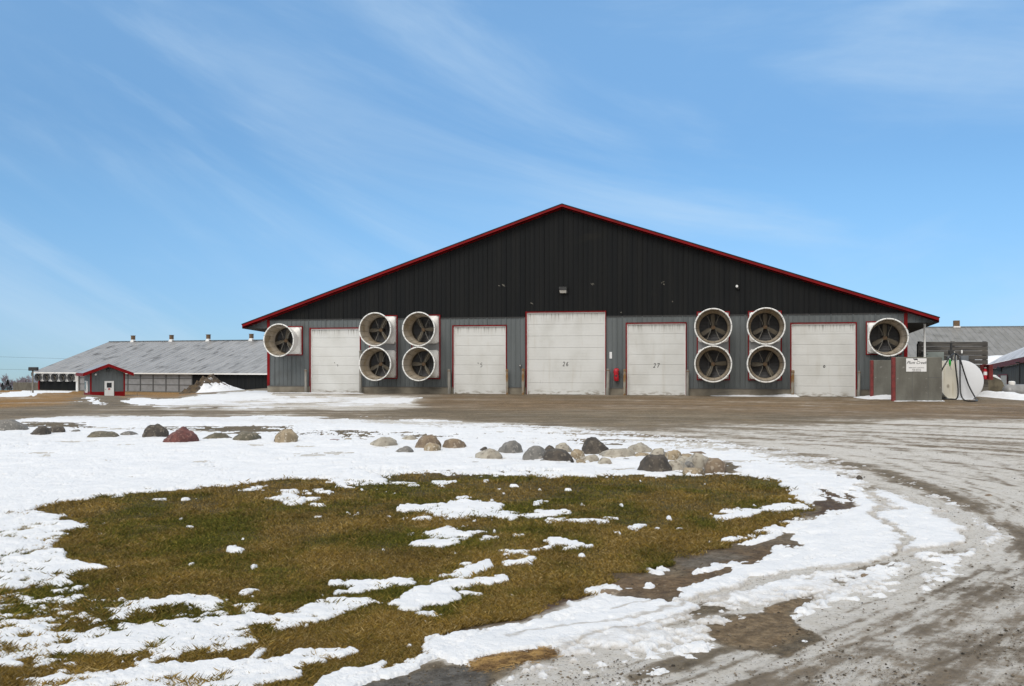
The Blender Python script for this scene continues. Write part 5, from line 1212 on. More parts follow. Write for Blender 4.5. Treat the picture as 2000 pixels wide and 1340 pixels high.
# =================================================================== LEFT BARN
PH = R(22)
def far_barn(loc, ph, Lx, wallh, half, rise, mats, name, label, left_over=.6):
    t = thing(name, label, 'barn', loc, -ph)
    ov = .6; m_ = MB(); step = .9
    # ribbed roof front slope, and plain back slope
    n = int(Lx/step); pts = []
    for k in range(n+1):
        x = -left_over+k*step
        pts += [(x-.05, 0), (x-.02, .045), (x+.02, .045), (x+.05, 0)]
    slope = rise/half; vs = []
    for x, d in pts: vs += [(x, -ov, wallh-ov*slope+d), (x, half, wallh+rise+d)]
    m_.add(vs, [(2*i, 2*i+2, 2*i+3, 2*i+1) for i in range(len(pts)-1)])
    x1 = pts[-1][0]; x0 = pts[0][0]
    m_.add([(x0, half, wallh+rise), (x1, half, wallh+rise), (x1, 2*half+ov, wallh-ov*slope), (x0, 2*half+ov, wallh-ov*slope)], [(0, 1, 2, 3)])
    rf = m_.build('roof', mats[0], t)
    m_ = MB(); m_.box(x0-.02, x1, -ov-.06, -ov-.005, wallh-ov*slope-.14, wallh-ov*slope+.03); m_.build('eave_trim', M['wdirty'], rf)
    m_ = MB(); m_.box(x0, x1, half-.2, half+.2, wallh+rise+.02, wallh+rise+.10); m_.build('ridge_cap', mats[2], rf)
    return t, rf, slope
cXl, cYl = gpt(80, 763); sc = 140.0
cYl = 140.0; cXl = (75-CX)/F*cYl; zb_ = zat(762.8, cYl)
lb, lroof, lsl = far_barn((cXl, cYl, zb_), PH, 105, 2.95, 14.5, 4.75, (M['roofmetal'], M['frame'], M['frame']), 'cattle_barn', 'long grey roofed barn far left with a row of fans under its eave')
def lbx(px_):                                               # along-wall coordinate of a photo column
    t_ = (px_-CX)/F; return (t_*cYl-cXl)/(math.cos(PH)+t_*math.sin(PH))
xA, xB, xC, xE = lbx(75), lbx(152), lbx(375), 104
m_ = MB()
x = xA
while x < xB: m_.box(x+.02, min(x+.6, xB), 0, .2, .12, 2.9); x += .6
m_.box(xA+.02, xB, .2, .35, -.3, 2.9)
m_.build('black_wall', M['black'], lb)
m_ = MB(); m_.box(xA, xA+.25, -.06, .1, .0, 1.6); m_.build('corner_trim', M['red'], lb)
m_ = MB(); m_.box(xB-.12, xB+.25, -.25, .1, -.3, 2.75); m_.build('post', M['white'], lb)
m_ = MB()
x = xC
while x < xE: m_.box(x, min(x+.58, xE), 0+.02*(int(x) % 3), .3, -.6, 2.9); x += .6
cw = m_.build('black_wall', M['black'], lb)
m_ = MB(); m_.box(xB+.3, xC-.02, .05, .2, .15, 2.9); cu = m_.build('curtain_wall', M['curtain'], lb)
m_ = MB(); k = 0; x = xB+.3; st_ = (xC-xB-.3)/9
while k <= 9:
    m_.box(x-.07, x+.07, -.03, .045, .1, 2.9); x += st_; k += 1
for zz in (.12, 1.1, 2.0, 2.85): m_.box(xB+.3, xC, -.015, .04, zz-.04, zz+.04)
m_.build('curtain_frame', M['frame'], cu)
m_ = MB(); m_.box(xA, xC, -.12, .3, -.6, .1); m_.build('footing', M['conc'], lb)
m_ = MB(); m_.box(-.2, xE, .4, 28.5, -.6, 2.3); m_.build('body_wall', M['black'], lb)
m_ = MB(); m_.prism([(-.0, 0)]*0+[(0, 0), (28.6, 0), (28.6, 2.9), (14.4, 2.9+4.6), (0.2, 2.9)], 0, .1)
ge = m_.build('gable_end', M['grey'], lb); ge.rotation_euler = (0, 0, R(90)); ge.location = (.1, 0, 0)
# chimney vents on the ridge
for px_ in (260, 335, 407, 491):
    # ridge line point: local (x, 14.5)
    t_ = (px_-CX)/F; ox, oy = cXl+14.5*math.sin(PH), cYl+14.5*math.cos(PH); xr = (t_*oy-ox)/(math.cos(PH)+t_*math.sin(PH))
    m_ = MB(); z0_ = 2.95+4.75
    m_.add([(xr-.35, 14.15, z0_-.1), (xr+.35, 14.15, z0_-.1), (xr+.35, 14.85, z0_-.1), (xr-.35, 14.85, z0_-.1), (xr-.22, 14.28, z0_+.32), (xr+.22, 14.28, z0_+.32), (xr+.22, 14.72, z0_+.32), (xr-.22, 14.72, z0_+.32)], [(0, 1, 5, 4), (1, 2, 6, 5), (2, 3, 7, 6), (3, 0, 4, 7)])
    c_ = m_.build('ridge_vent', M['white'], lroof)
    m_.__init__(); m_.bbox(xr-.25, xr+.25, 14.25, 14.75, z0_+.321, z0_+.95, .02); m_.box(xr-.3, xr+.3, 14.2, 14.8, z0_+.951, z0_+1.0); m_.box(xr-.15, xr+.15, 14.22, 14.249, z0_+.42, z0_+.85)
    o = m_.build('vent_stack', M['hub'], lroof)
lpos = Vector((cXl, cYl, zb_))
fxs = [82, 98, 114, 130, 146]; nm_ = ['first from the left', 'second from the left', 'middle one', 'fourth from the left', 'last beside the white post']
ff0 = None
for i, px_ in enumerate(fxs):
    if ff0 is None:
        ff0 = thing('barn_fan', '', 'fan', (0, 0, 0), -PH, 'row of five fans under the far barn eave')
        m_ = MB(); m_.bbox(-.05, .60, -.35, 0, -.60, .60, .03); m_.build('housing', M['wdirty'], ff0)
        m_ = MB(); m_.lathe([(.42, -.1), (.44, -.33), (.60, -.85), (.57, -.85), (.42, -.36)], 28, c=(-.12, 0, 0), close=True); m_.build('cone', M['louver'], ff0, True)
        m_ = MB(); m_.disc(.46, -.45, 28, c=(-.12, 0, 0)); m_.build('throat', M['inside'], ff0)
        m_ = MB()
        for k in range(3):
            a = 2*math.pi*k/3+.4; m_.tube([(-.12, -.5, 0), (-.12+.44*math.cos(a), -.5, .44*math.sin(a))], .06, 6)
        m_.build('propeller', M['blade'], ff0)
        f_ = ff0
    else: f_ = copy_tree(ff0)
    xl = lbx(px_)+.1; f_.location = (cXl+xl*math.cos(PH), cYl-xl*math.sin(PH), zb_+2.02)
    f_['label'] = 'fan under the eave of the far left barn, '+nm_[i]
    for ch in f_.children:
        pass
# concrete bunker wall left of the far barn
Yq = 150; x0_, x1_ = pix_at(25, Yq), pix_at(75, Yq); zt_ = zat(747, Yq)
m_ = MB(); m_.bbox(0, x1_-x0_+1.5, 0, .3, -4, 0, .03)
for k in range(1, 6): m_.box(k*.75, k*.75+.03, -.01, .0, -3.5, -.05)
cwl = thing('concrete_wall', 'plain grey concrete wall standing left of the far barn', 'wall', (x0_, Yq, zt_), -.1); m_.build('panel', M['slab'], cwl)

# =================================================================== RIGHT BACK BARN
Yr = 136.0; ph2 = TH; xr0 = pix_at(1812, Yr); zb2 = zat(696, Yr)-3.0
rb_, rroof, rs_ = far_barn((xr0, Yr, zb2), ph2, 60, 3.0, 14.5, 4.8, (M['roofold'], M['frame'], M['roofold']), 'cattle_barn', 'old ribbed grey roof barn behind the fuel tank on the right', 5.0)
m_ = MB(); m_.box(0, 58, 0, 28, -6, 2.8); m_.build('body_wall', M['grey'], rb_)
ox, oy = xr0+14.5*math.sin(ph2), Yr+14.5*math.cos(ph2); t_ = (1868-CX)/F; xv = (t_*oy-ox)/(math.cos(ph2)+t_*math.sin(ph2))
m_ = MB(); z0_ = 7.8; m_.bbox(xv-.42, xv+.42, 14.1, 14.9, z0_+.15, z0_+1.05, .03); m_.box(xv-.3, xv+.3, 14.06, 14.099, z0_+.3, z0_+.9); m_.build('vent_stack', M['hub'], rroof)
m_ = MB(); m_.box(xv-.5, xv+.5, 14.0, 15.0, z0_-.1, z0_+.149); m_.build('ridge_vent', M['wdirty'], rroof)
# small grey building with red eave on the right: a long low wall running towards the viewer
ub_ = thing('utility_building', 'low grey building with a red eave and snowy roof at the right edge', 'building', (0, 0, 0), 0)
def P3(px_, py_, Yd): return (pix_at(px_, Yd), Yd, zat(py_, Yd))
ya_, yb2 = 95.0, 60.0
E0 = P3(1926, 713, ya_); E1 = P3(2040, 688, yb2)
def lerp(a, b, t): return tuple(a[i]+(b[i]-a[i])*t for i in range(3))
def quad(mb, a, b, c, d): mb.add([a, b, c, d], [(0, 1, 2, 3)])
rise_ = lambda p, dx, dz, dy=0: (p[0]+dx, p[1]+dy, p[2]+dz)
m_ = MB(); R0 = P3(1960, 694, ya_+6); R1 = P3(2040, 662, yb2+8)
A0, A1 = rise_(E0, 0, .0), rise_(E1, 0, 0)
quad(m_, A0, A1, R1, R0); quad(m_, R0, R1, rise_(R1, 6, -2.5, 3), rise_(R0, 6, -2.5, 3))
m_.build('roof', pm('snowy_roof', (.62, .63, .66), (.45, .46, .48), (1, 1, 1), .5, .35, .65, .7), ub_)
m_ = MB(); t0, t1 = .50, .36
a, b = rise_(E0, 0, -.02), rise_(E1, 0, -.02); a2, b2_ = rise_(a, 0, -t0), rise_(b, 0, -t1)
m_.add([a, b, b2_, a2, rise_(a, .15, 0, .1), rise_(b, .15, 0, .1), rise_(b2_, .15, 0, .1), rise_(a2, .15, 0, .1)], [(0, 1, 2, 3), (7, 6, 5, 4), (3, 2, 6, 7), (0, 4, 5, 1), (0, 3, 7, 4)]); m_.build('eave_fascia', M['reddull'], ub_)
wa, wb = rise_(a2, .35, 0, .3), rise_(b2_, .35, 0, .3)
m_ = MB(); nn = 60; vs = []
for k in range(nn+1):
    p = lerp(wa, wb, k/nn); off = .03 if k % 2 else 0
    vs += [(p[0]+off, p[1], p[2]), (p[0]+off, p[1], -4)]
m_.add(vs, [(2*i, 2*i+2, 2*i+3, 2*i+1) for i in range(nn)]); m_.build('wall', pm('shed_siding', (.12, .115, .10), (.10, .095, .085), (1, 1, .2), 2, .4, .7, .7, spec=.1), ub_)
m_ = MB(); quad(m_, a2, b2_, wb, wa); m_.build('eave_soffit', M['blackm'], ub_)
def onwall(px_, py_, off=-.06):
    # intersect column with the wall line
    t_ = (px_-CX)/F; dx, dy = wb[0]-wa[0], wb[1]-wa[1]; k = (t_*wa[1]-wa[0])/(dx-t_*dy); x, y = wa[0]+k*dx+off, wa[1]+k*dy-.05
    return (x, y, zat(py_, y))
m_ = MB(); quad(m_, onwall(1955, 733), onwall(1967.5, 733), onwall(1967.5, 760), onwall(1955, 760)); dd_ = m_.build('door', pm('cream_door', (.62, .58, .50), spec=.2), ub_)
m_ = MB()
quad(m_, onwall(1950, 731, -.09), onwall(1955, 731.5, -.09), onwall(1955, 760, -.09), onwall(1950, 760, -.09)); quad(m_, onwall(1967.3, 731, -.09), onwall(1968.5, 731, -.09), onwall(1968.5, 760, -.09), onwall(1967.3, 760, -.09)); quad(m_, onwall(1955, 731, -.09), onwall(1967.5, 730.5, -.09), onwall(1967.5, 732.8, -.09), onwall(1955, 733, -.09))
m_.build('door_frame', M['red'], dd_)
lp = onwall(1955, 720, 0); m_ = MB(); m_.bbox(lp[0]-.35, lp[0]+.02, lp[1]-.6, lp[1]+.1, lp[2]-.25, lp[2]+.22, .05); m_.build('wall_lamp', M['blackm'], ub_)
p1 = onwall(1997, 708, -.25); m_ = MB(); m_.tube([p1, (p1[0], p1[1], -3)], .06); m_.tube([p1, (p1[0]-.3, p1[1], p1[2])], .05); m_.build('downpipe', M['blackm'], ub_)
# snowy ground rise behind it
m_ = MB(); xs_ = [pix_at(p, 115) for p in (1915, 1935, 1965, 2060)]
vs = []
for i, (p, top_) in enumerate(((1900, 704), (1925, 696), (1945, 694), (1975, 694), (2200, 692))):
    for j, (yy, kz) in enumerate(((108, -4.2), (112, -.4), (116, 0), (122, -.3), (127, -4.2))):
        vs.append((pix_at(p, yy), yy, zat(top_, 116)+kz))
m_.add(vs, [(i*5+j, (i+1)*5+j, (i+1)*5+j+1, i*5+j+1) for i in range(4) for j in range(4)]); o = m_.build('snow_bank', M['snow'], None, True); o['kind'] = 'structure'

# =================================================================== SHED
Ys = 112.0; PS = R(-3)
def shed():
    # gable end faces the camera; the left side shows
    x0p, x1p = 176.5, 243.5
    cx0 = pix_at(x0p, Ys); w = pix_at(x1p, Ys)-cx0; zb_ = zat(778, Ys); rot = R(33)
    t = thing('small_shed', 'small grey shed with red roof edge, red base band and a white door', 'shed', (cx0, Ys, zb_), rot)
    H_ = zat(729, Ys)-zb_; D_ = 4.8; zr = zat(716.5, Ys)-zb_; band = zat(765.5, Ys)-zb_
    tt_ = (x1p-CX)/F; w = (tt_*Ys-cx0)/(math.cos(rot)-tt_*math.sin(rot))
    m_ = MB(); xm = w/2; ds = (w*.395, w*.395+1.15)
    rz_ = lambda x: zr-(zr-H_)*abs(x-xm)/xm
    def rs(x0, x1, za, zt2):
        x = x0; vs = []
        P = [(x0, 0)]
        k = math.ceil(x0/.3)
        while k*.3 < x1-.05:
            if k*.3 > x0+.05: P += [(k*.3-.03, 0), (k*.3, -.025), (k*.3+.03, 0)]
            k += 1
        P.append((x1, 0))
        for x, d in P: vs += [(x, d, za), (x, d, zt2(x) if callable(zt2) else zt2)]
        m_.add(vs, [(2*i, 2*i+2, 2*i+3, 2*i+1) for i in range(len(P)-1)])
    dtop = zat(744, Ys)-zb_; dbot = zat(777, Ys)-zb_
    rs(0, ds[0], band, rz_); rs(ds[0], ds[1], dtop, rz_); rs(ds[1], w, band, rz_)
    m_.add([(0, 0, band), (0, D_, band), (0, D_, H_), (0, 0, H_)], [(0, 1, 2, 3)]); m_.add([(w, 0, band), (w, D_, band), (w, D_, H_), (w, 0, H_)], [(0, 1, 2, 3)]); m_.add([(0, D_, -1), (w, D_, -1), (w, D_, H_), (w/2, D_, zr), (0, D_, H_)], [(0, 1, 2, 3, 4)])
    m_.build('wall', M['grey'], t)
    m_ = MB(); m_.box(-.03, ds[0], -.035, .02, -1, band-.002); m_.box(ds[1], w+.03, -.035, .02, -1, band-.002); m_.box(-.03, .02, .021, D_, -1, band-.002); m_.box(w-.02, w+.03, .021, D_, -1, band-.002); m_.build('base_band', M['red'], t)
    m_ = MB(); m_.box(-.04, .14, -.05, .1, band, H_); m_.box(w-.14, w+.04, -.05, .1, band, H_); m_.build('corner_trim', M['red'], t)
    m_ = MB(); sl = (zr-H_)/xm; ov = .9; th_ = .1; zt = zr+.35
    for sg_ in (-1, 1):
        m_.add([(xm, -.7, zt), (xm+sg_*(xm+ov), -.7, zt-sl*(xm+ov)), (xm+sg_*(xm+ov), D_+.4, zt-sl*(xm+ov)), (xm, D_+.4, zt)]+[(xm, -.7, zt-th_), (xm+sg_*(xm+ov), -.7, zt-sl*(xm+ov)-th_), (xm+sg_*(xm+ov), D_+.4, zt-sl*(xm+ov)-th_), (xm, D_+.4, zt-th_)], [(0, 1, 2, 3), (4, 7, 6, 5), (0, 4, 5, 1), (1, 5, 6, 2), (2, 6, 7, 3)])
    rf = m_.build('roof', M['roofmetal'], t)
    m_ = MB()
    for sg_ in (-1, 1):
        m_.prism([(xm, zt+.03), (xm+sg_*(xm+ov+.03), zt-sl*(xm+ov)+.03), (xm+sg_*(xm+ov+.03), zt-sl*(xm+ov)-.36), (xm, zt-.36)], -.76, -.705)
    m_.box(xm-xm-ov-.04, xm-xm-ov, -.70, D_+.4, zt-sl*(xm+ov)-.36, zt-sl*(xm+ov)+.02)
    m_.build('roof_fascia', M['red'], rf)
    m_ = MB(); m_.bbox(ds[0]+.03, ds[1]-.03, -.06, .03, dbot, dtop-.03, .01); d = m_.build('door', M['white'], t)
    m_ = MB(); m_.box(ds[0], ds[0]+.03, -.07, .02, dbot, dtop); m_.box(ds[1]-.03, ds[1], -.07, .02, dbot, dtop); m_.box(ds[0]+.03, ds[1]-.03, -.07, .02, dtop-.03, dtop); m_.build('door_frame', M['frame'], d)
    xm2 = (ds[0]+ds[1])/2; m_ = MB(); m_.box(xm2-.28, xm2+.28, -.07, -.061, dtop-.85, dtop-.25); m_.build('window', M['glass'], d)
    m_ = MB(); m_.box(xm2-.12, xm2-.03, -.068, -.061, dtop-1.12, dtop-.92); m_.box(xm2+.0, xm2+.11, -.068, -.061, dtop-1.12, dtop-.92); m_.build('sticker', M['redink'], d)
    m_ = MB(); m_.bbox(ds[0]+.1, ds[0]+.2, -.11, -.061, dbot+.95, dbot+1.05, .01); m_.build('handle', M['strut'], d)
    m_ = MB(); xl = w/2; zl = zat(723.5, Ys)-zb_; m_.bbox(xl-.16, xl+.16, -.35, -.03, zl-.12, zl+.22, .03); m_.build('wall_lamp', M['blackm'], t)
    m_ = MB(); xl = w*.15; zl = zat(731.5, Ys)-zb_; m_.lathe([(.001, -.2), (.10, -.17), (.14, -.10), (.14, -.03)], 16, c=(xl, 0, zl)); m_.build('round_lamp', M['rim'], t, True)
    # side window
    m_ = MB(); wz0, wz1 = dbot+.55, dtop-.05; m_.box(-.06, -.002, 1.9, 4.0, wz0, wz1); wn = m_.build('side_window', M['white'], t)
    m_ = MB(); m_.box(-.07, -.061, 2.9, 3.85, wz0+.12, wz1-.12); m_.build('pane', M['glass'], wn)
shed()
# pole lamp
Yl = 105.0; xl = pix_at(64, Yl); gz = zat(778, Yl); ht = zat(717, Yl)-gz
lamp = thing('pole_lamp', 'steel pole with a wide black lamp head standing in the brown grass far left', 'lamp', (xl, Yl, gz), 0)
m_ = MB(); m_.lathe([(.11, -.6), (.10, 1.5), (.085, ht-.02)], 12, 'z'); m_.build('pole', M['louver'] if 0 else M['post'], lamp, True)
m_ = MB(); m_.bbox(-.36, .64, -.35, .1, ht-.42, ht, .05); m_.build('lamp_head', M['blackm'], lamp)
m_ = MB(); m_.bbox(-.16, .0, -.1, .2, ht-1.0, ht-.6, .03); m_.build('bracket', M['louver'], lamp)
# low trough
Yv = 103.0; x0_ = pix_at(70, Yv); tr = thing('low_trough', 'low white rimmed trough with dark red inside lying in the brown grass', 'trough', (x0_, Yv, zat(776.5, Yv)), 0)
w_ = pix_at(111, Yv)-x0_; m_ = MB(); m_.box(0, w_, 0, 1.2, -.4, .05); m_.build('body', pm('dark_red_metal', (.05, .012, .01), (.03, .01, .01), (1, 1, 1), 2), tr)
m_ = MB(); m_.box(-.03, w_+.03, -.05, .05, .051, .18); m_.box(-.05, .05, -.06, -.051, -.35, .18); m_.build('rail', M['conc'], tr)
# marker stakes
for px_, y0p, y1p, Yd, lab in ((268, 766, 793, 66, 'thin dark marker stake beside the drive right of the small shed'), (60, 757, 776, 100, 'thin stake standing left of the pole lamp')):
    x_ = pix_at(px_, Yd); z0_ = tz(x_, Yd); st2 = thing('marker_stake', lab, 'stake', (x_, Yd, z0_-.1), 0, 'marker stakes')
    m_ = MB(); m_.tube([(0, 0, 0), (0, 0, zat(y0p, Yd)-z0_+.1)], .014, 6); m_.build('rod', M['hub'], st2)
    m_ = MB(); m_.box(-.02, .02, -.02, -.015, zat(y0p, Yd)-z0_-.05, zat(y0p, Yd)-z0_+.08); m_.build('reflector', M['hub'], st2)

# =================================================================== DIRT AND SNOW PILE
def pile():
    Yd = 58.0; n1, n2 = 260, 120; xs = np.linspace(pix_at(322, Yd), pix_at(505, Yd), n1); ys = np.linspace(Yd-3.2, Yd+3.0, n2)
    Xg, Yg2 = np.meshgrid(xs, ys); pxg = CX+F*Xg/Yd
    ctrl_x = [322, 345, 365, 378, 392, 404, 410, 418, 430, 440, 455, 470, 485, 505]
    top = [781, 777, 770, 755, 742, 738, 733, 735, 745, 749, 757, 765, 769, 771]
    zt = np.array([zat(t_, Yd) for t_ in top]); H_ = np.interp(pxg, ctrl_x, zt)-terrain(Xg, Yg2)
    H_ = np.clip(H_, 0, None)
    d = (Yg2-Yd)/3.0; prof = np.clip(1-np.abs(d)**1.35, 0, 1)
    nz_ = fbm(Xg*1.6, Yg2*1.6, 101, 5, .6)-.5; nr = fbm(Xg*6, Yg2*6, 103, 3, .6)-.5
    dirtm = ((pxg < 405+18*nz_) | ((pxg < 440) & (H_*prof > 1.05)))
    Zg = terrain(Xg, Yg2)+H_*prof*(1+.35*nz_)+np.where(dirtm, .55*nr+.3*np.abs(nz_), .14*nr)*np.clip(H_*prof*3, 0, 1)-.03
    o, used = grid_mesh('dirt_pile', Xg, Yg2, Zg, None)
    m, nt, bs = nodes('pile_mix'); at = nt.nodes.new('ShaderNodeAttribute'); at.attribute_name = 'snowy'; v = coords(nt)
    n_ = noise(nt, v, 2.6, 8, .7); q = mth(nt, 'ADD', at.outputs['Fac'], mth(nt, 'MULTIPLY', mth(nt, 'SUBTRACT', n_, .5), 1.6))
    dirt = mix(nt, ramp(nt, noise(nt, v, 3.2, 6), .35, .65), (.115, .078, .042), (.05, .037, .025))
    c = mix(nt, ramp(nt, q, .45, .58), dirt, (.84, .85, .87)); nt.links.new(c, bs.inputs['Base Color']); bs.inputs['Roughness'].default_value = .85; bump(nt, noise(nt, v, 7, 6, .7), bs, .8, .08)
    o.data.materials.clear(); o.data.materials.append(m)
    sw2 = np.clip(.5+(pxg-(418+.7*(Zg*30)))*.022, .15, .95); sw2 = np.where((pxg > 415) & (Zg < zat(748, Yd)), .92, sw2); sw2 = np.where(np.abs(pxg-410)+np.abs(Zg-zat(735, Yd))*20 < 9, .7, sw2)
    sw2 = np.where(Zg > zat(750, Yd)+.8*nz_+.5*nr, np.minimum(sw2, .34), sw2); sw2 = np.where((pxg < 412) & (Zg > -.5), .26, sw2); sw2 = np.where((pxg < 395), np.minimum(sw2, .36), sw2)
    a_ = o.data.attributes.new('snowy', 'FLOAT', 'POINT'); a_.data.foreach_set('value', sw2.astype(np.float32).ravel())
    tag(o, 'heap of brown dirt and snow standing left of the main barn', 'dirt pile')
pile()

# =================================================================== TREES, WIRES
def bare_tree(x, y, z, h, seed, mat, label, cat='tree', spread=.45, name='bare_tree'):
    rnd = random.Random(seed); t = thing(name, label, cat, (x, y, z), 0, 'distant trees beyond the far barn')
    tr = MB(); cr = MB()
    def grow(mb, p, d, L, r, lev):
        r = max(r, .045)
        q = p+d*L; mb.tube([p, p+d*L*.5+Vector((rnd.uniform(-.04, .04)*L, 0, 0)), q], [r, r*.8, r*.6], 5 if lev < 2 else 3, False)
        if lev >= 5: return
        for k in range(3 if lev < 4 else 3):
            a = Vector((rnd.uniform(-1, 1), rnd.uniform(-1, 1), rnd.uniform(.1, 1.0))).normalized()
            nd = (d*(1-spread*.55)+a*spread).normalized(); grow(cr, p+d*L*rnd.uniform(.45, 1.0), nd, L*rnd.uniform(.66, .88), r*.62, lev+1)
    grow(tr, Vector((0, 0, -.5)), Vector((0, 0, 1)), h*.36, h*.026, 0)
    tr.build('trunk', mat, t); cr.build('crown', mat, t); return t
def evergreen(x, y, z, h, seed, label, rad=.3):
    rnd = random.Random(seed); t = thing('evergreen_tree', label, 'tree', (x, y, z), 0, 'distant trees beyond the far barn')
    m_ = MB(); m_.tube([(0, 0, -1), (0, 0, h*.9)], [h*.03, h*.008], 6); m_.build('trunk', M['bark'], t)
    m_ = MB()
    for k in range(1500):
        f_ = rnd.random()**.8; zz = h*(.06+.92*f_); rr_ = h*rad*(1-f_)**.7*rnd.uniform(.35, 1.05)*(.8+.25*math.sin(zz*4+seed)); a = rnd.uniform(0, 2*math.pi)
        c = Vector((rr_*math.cos(a), rr_*math.sin(a), zz)); s_ = h*.04*rnd.uniform(.6, 1.4)
        d = Vector((math.cos(a), math.sin(a), rnd.uniform(-.6, .3)))*s_; e = Vector((-math.sin(a), math.cos(a), rnd.uniform(-.3, .3)))*s_*.6
        m_.add([c-e, c+e, c+d], [(0, 1, 2)])
    m_.build('crown', M['pine'], t)
TR = [(38, 250, 728, 6, 'bare_tree', 'tall bare frosty tree in the middle of the far left group'), (20, 255, 731, 8, 'bare_tree', 'slim bare tree standing left of the tall bare one'), (55, 245, 733, 9, 'bare_tree', 'bare grey tree right behind the pole lamp'), (45, 262, 736, 15, 'bare_tree', 'faint bare tree behind the tall bare one'), (69, 240, 729, 17, 'bare_tree', 'pale frosted tree against the far barn corner'), (3, 260, 741, 21, 'bare_tree', 'bare tree at the extreme left edge'), (-25, 255, 735, 23, 'bare_tree', 'bare tree just off the left edge'), (28, 258, 738, 27, 'bare_tree', 'low bare tree between the evergreen and the concrete wall'), (62, 250, 736, 33, 'bare_tree', 'thin bare tree between the pole lamp and the frosted tree')]
for px_, Yd, ty, sd, nm2, lab in TR:
    x_ = pix_at(px_, Yd); z_ = tz(x_, Yd); z_ = min(z_, zat(772, Yd)); h_ = zat(ty, Yd)-z_
    bare_tree(x_, Yd, z_, h_, sd, M['frost'] if sd in (17,) else M['bark'], lab)
for px_, Yd, ty, sd, rad, lab in ((15, 225, 741, 3, .30, 'dark evergreen left of the concrete wall'), (5, 232, 747, 4, .34, 'lower dark evergreen at the left edge'), (-8, 228, 744, 5, .36, 'dark evergreen just off the left edge'), (21, 235, 752, 6, .3, 'small frost edged evergreen touching the concrete wall')):
    x_ = pix_at(px_, Yd); z_ = min(tz(x_, Yd), zat(770, Yd)); evergreen(x_, Yd, z_, zat(ty, Yd)-z_, sd, lab, rad)
for k, (ya2, yb3, yd2, yc2) in enumerate(((694.5, 699.5, 300, 10), (699, 704, 305, 10))):
    pass
def wire(px0, py0, px1, py1, Yd, lab):
    m_ = MB(); P = []
    for i in range(13):
        f_ = i/12; P.append((pix_at(px0+(px1-px0)*f_, Yd), Yd, zat(py0+(py1-py0)*f_+4*(f_*f_-f_)*-1.2, Yd)))
    m_.tube(P, .03, 5); o = m_.build('power_line', M['wire']); tag(o, lab, 'wire', 'overhead power lines')
wire(-300, 687, 420, 708, 320, 'upper thin power line running left behind the far barn roof')
wire(-300, 716, 420, 726, 320, 'lower faint power line running left behind the trees')

# =================================================================== CAMERA, LIGHT, SKY
cam = bpy.data.cameras.new('camera'); co = bpy.data.objects.new('camera', cam); COL.objects.link(co)
cam.sensor_width = 36; cam.lens = F/2000*36; cam.shift_y = 38/2000; cam.clip_end = 8000; cam.clip_start = .1
co.location = (0, 0, EYE); co.rotation_euler = (R(90), 0, 0); S.camera = co
AZ, EL = R(-155), R(44)                                     # direction towards the sun: azimuth from +Y clockwise
sun = bpy.data.lights.new('sun', 'SUN'); so = bpy.data.objects.new('sun', sun); COL.objects.link(so)
sun.energy = 1.2; sun.angle = R(30); sun.color = (1, .95, .88)
sd_ = Vector((math.sin(AZ)*math.cos(EL), math.cos(AZ)*math.cos(EL), math.sin(EL))); so.rotation_euler = sd_.to_track_quat('Z', 'Y').to_euler()
w = bpy.data.worlds.new('World'); S.world = w; w.use_nodes = True; nt = w.node_tree
bg = nt.nodes['Background']; sky = nt.nodes.new('ShaderNodeTexSky'); sky.sky_type = 'NISHITA'; sky.sun_disc = False
sky.sun_elevation = EL; sky.sun_rotation = AZ; sky.air_density = 1.0; sky.dust_density = 1.2; sky.ozone_density = 1.4
tc = nt.nodes.new('ShaderNodeTexCoord'); sp = nt.nodes.new('ShaderNodeSeparateXYZ'); nt.links.new(tc.outputs['Generated'], sp.inputs[0])
zz = mth(nt, 'MAXIMUM', mth(nt, 'ADD', sp.outputs[2], .06), .03); cb_ = nt.nodes.new('ShaderNodeCombineXYZ')
nt.links.new(sp.outputs[0], cb_.inputs[0]); nt.links.new(sp.outputs[1], cb_.inputs[1]); nt.links.new(zz, cb_.inputs[2]); nt.links.new(cb_.outputs[0], sky.inputs[0])
# thin cirrus on a flat layer: x/z, y/z
den = mth(nt, 'MAXIMUM', mth(nt, 'ADD', sp.outputs[2], .12), .08)
cu_ = nt.nodes.new('ShaderNodeCombineXYZ'); nt.links.new(mth(nt, 'DIVIDE', sp.outputs[0], den), cu_.inputs[0]); nt.links.new(mth(nt, 'DIVIDE', sp.outputs[1], den), cu_.inputs[1])
mp = nt.nodes.new('ShaderNodeMapping'); nt.links.new(cu_.outputs[0], mp.inputs[0]); mp.inputs['Rotation'].default_value = (0, 0, R(35)); mp.inputs['Scale'].default_value = (.5, 1.1, 1)
n1 = nt.nodes.new('ShaderNodeTexNoise'); cxz = nt.nodes.new('ShaderNodeCombineXYZ'); nt.links.new(sp.outputs[0], cxz.inputs[0]); nt.links.new(sp.outputs[2], cxz.inputs[1]); nt.links.new(sp.outputs[1], cxz.inputs[2])
bend = mth(nt, 'MULTIPLY', mth(nt, 'POWER', mth(nt, 'ABSOLUTE', mth(nt, 'SUBTRACT', sp.outputs[0], .55)), 2.0), -.30); nt.links.new(mth(nt, 'ADD', sp.outputs[2], bend), cxz.inputs[1])
mpc = nt.nodes.new('ShaderNodeMapping'); nt.links.new(cxz.outputs[0], mpc.inputs[0]); mpc.inputs['Rotation'].default_value = (0, 0, R(4)); mpc.inputs['Scale'].default_value = (1.5, 6.5, 1.5); mpc.inputs['Location'].default_value = (.7, .35, 0)
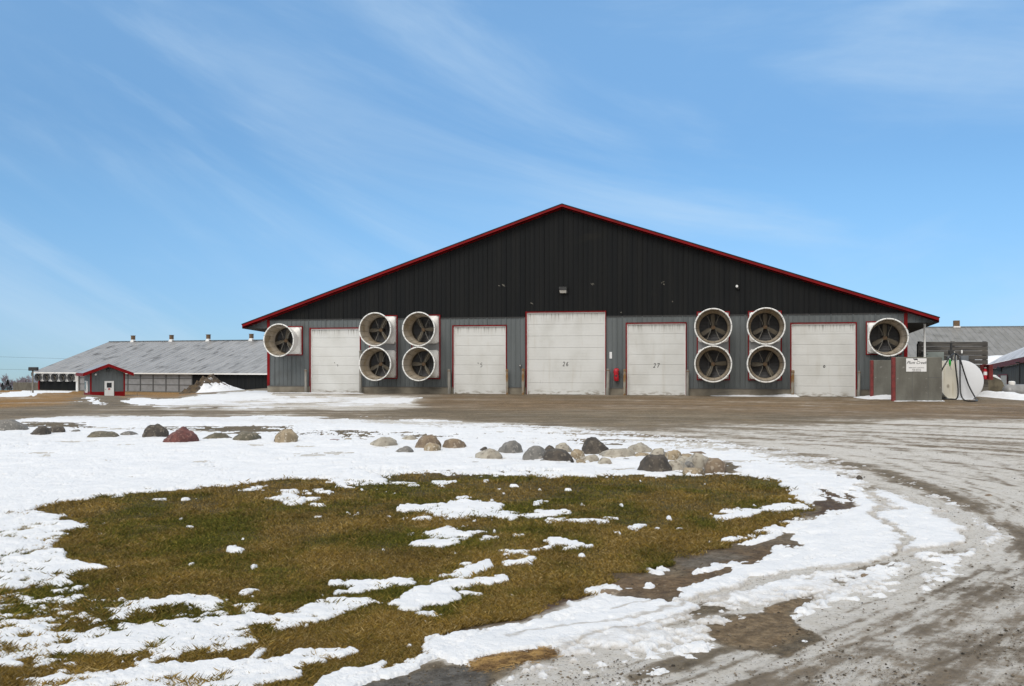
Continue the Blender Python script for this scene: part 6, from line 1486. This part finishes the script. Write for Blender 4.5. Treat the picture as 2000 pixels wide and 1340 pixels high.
nt.links.new(mpc.outputs[0], n1.inputs['Vector']); n1.inputs['Scale'].default_value = 1.25; n1.inputs['Detail'].default_value = 8; n1.inputs['Roughness'].default_value = .58; n1.inputs['Distortion'].default_value = .5
n2 = noise(nt, cu_.outputs[0], .45, 3)
mpb = nt.nodes.new('ShaderNodeMapping'); nt.links.new(cu_.outputs[0], mpb.inputs[0]); mpb.inputs['Rotation'].default_value = (0, 0, R(-28)); mpb.inputs['Scale'].default_value = (1.2, .4, 1); mpb.inputs['Location'].default_value = (3.1, 1.7, 0)
n3 = noise(nt, mpb.outputs[0], 1.5, 9, .62)
cl = mth(nt, 'ADD', mth(nt, 'MULTIPLY', ramp(nt, n1.outputs[0], .42, .78), ramp(nt, n2, .22, .5)), mth(nt, 'MULTIPLY', ramp(nt, n3, .52, .80), .25), True)
tint = mix(nt, ramp(nt, sp.outputs[2], .0, .20), (.59, .765, .96), (.67, .925, 1.06))
tint = mix(nt, ramp(nt, sp.outputs[2], .19, .40), tint, (1.02, 1.30, 1.36))
skc = mix(nt, 1.0, sky.outputs[0], tint, 'MULTIPLY')
hs = mth(nt, 'MULTIPLY', cl, .46)
fin = mix(nt, hs, skc, (3.9, 5.0, 6.1))
# added unseen cloud deck overhead and behind the viewer, softening and whitening the daylight
up_ = ramp(nt, mth(nt, 'ADD', sp.outputs[2], mth(nt, 'MULTIPLY', mth(nt, 'SUBTRACT', n2, .5), .3)), .45, .68)
bk_ = ramp(nt, mth(nt, 'ADD', mth(nt, 'MULTIPLY', sp.outputs[1], -1.0), mth(nt, 'MULTIPLY', mth(nt, 'SUBTRACT', n2, .5), .3)), .05, .5)
deck = mth(nt, 'MAXIMUM', up_, bk_)
fin = mix(nt, deck, fin, (6.6, 6.6, 6.5))
nt.links.new(fin, bg.inputs[0]); bg.inputs[1].default_value = .12
S.view_settings.view_transform = 'Standard'; S.view_settings.look = 'None'; S.view_settings.exposure = .35; S.view_settings.gamma = 1
S.render.resolution_x = 1024; S.render.resolution_y = 686
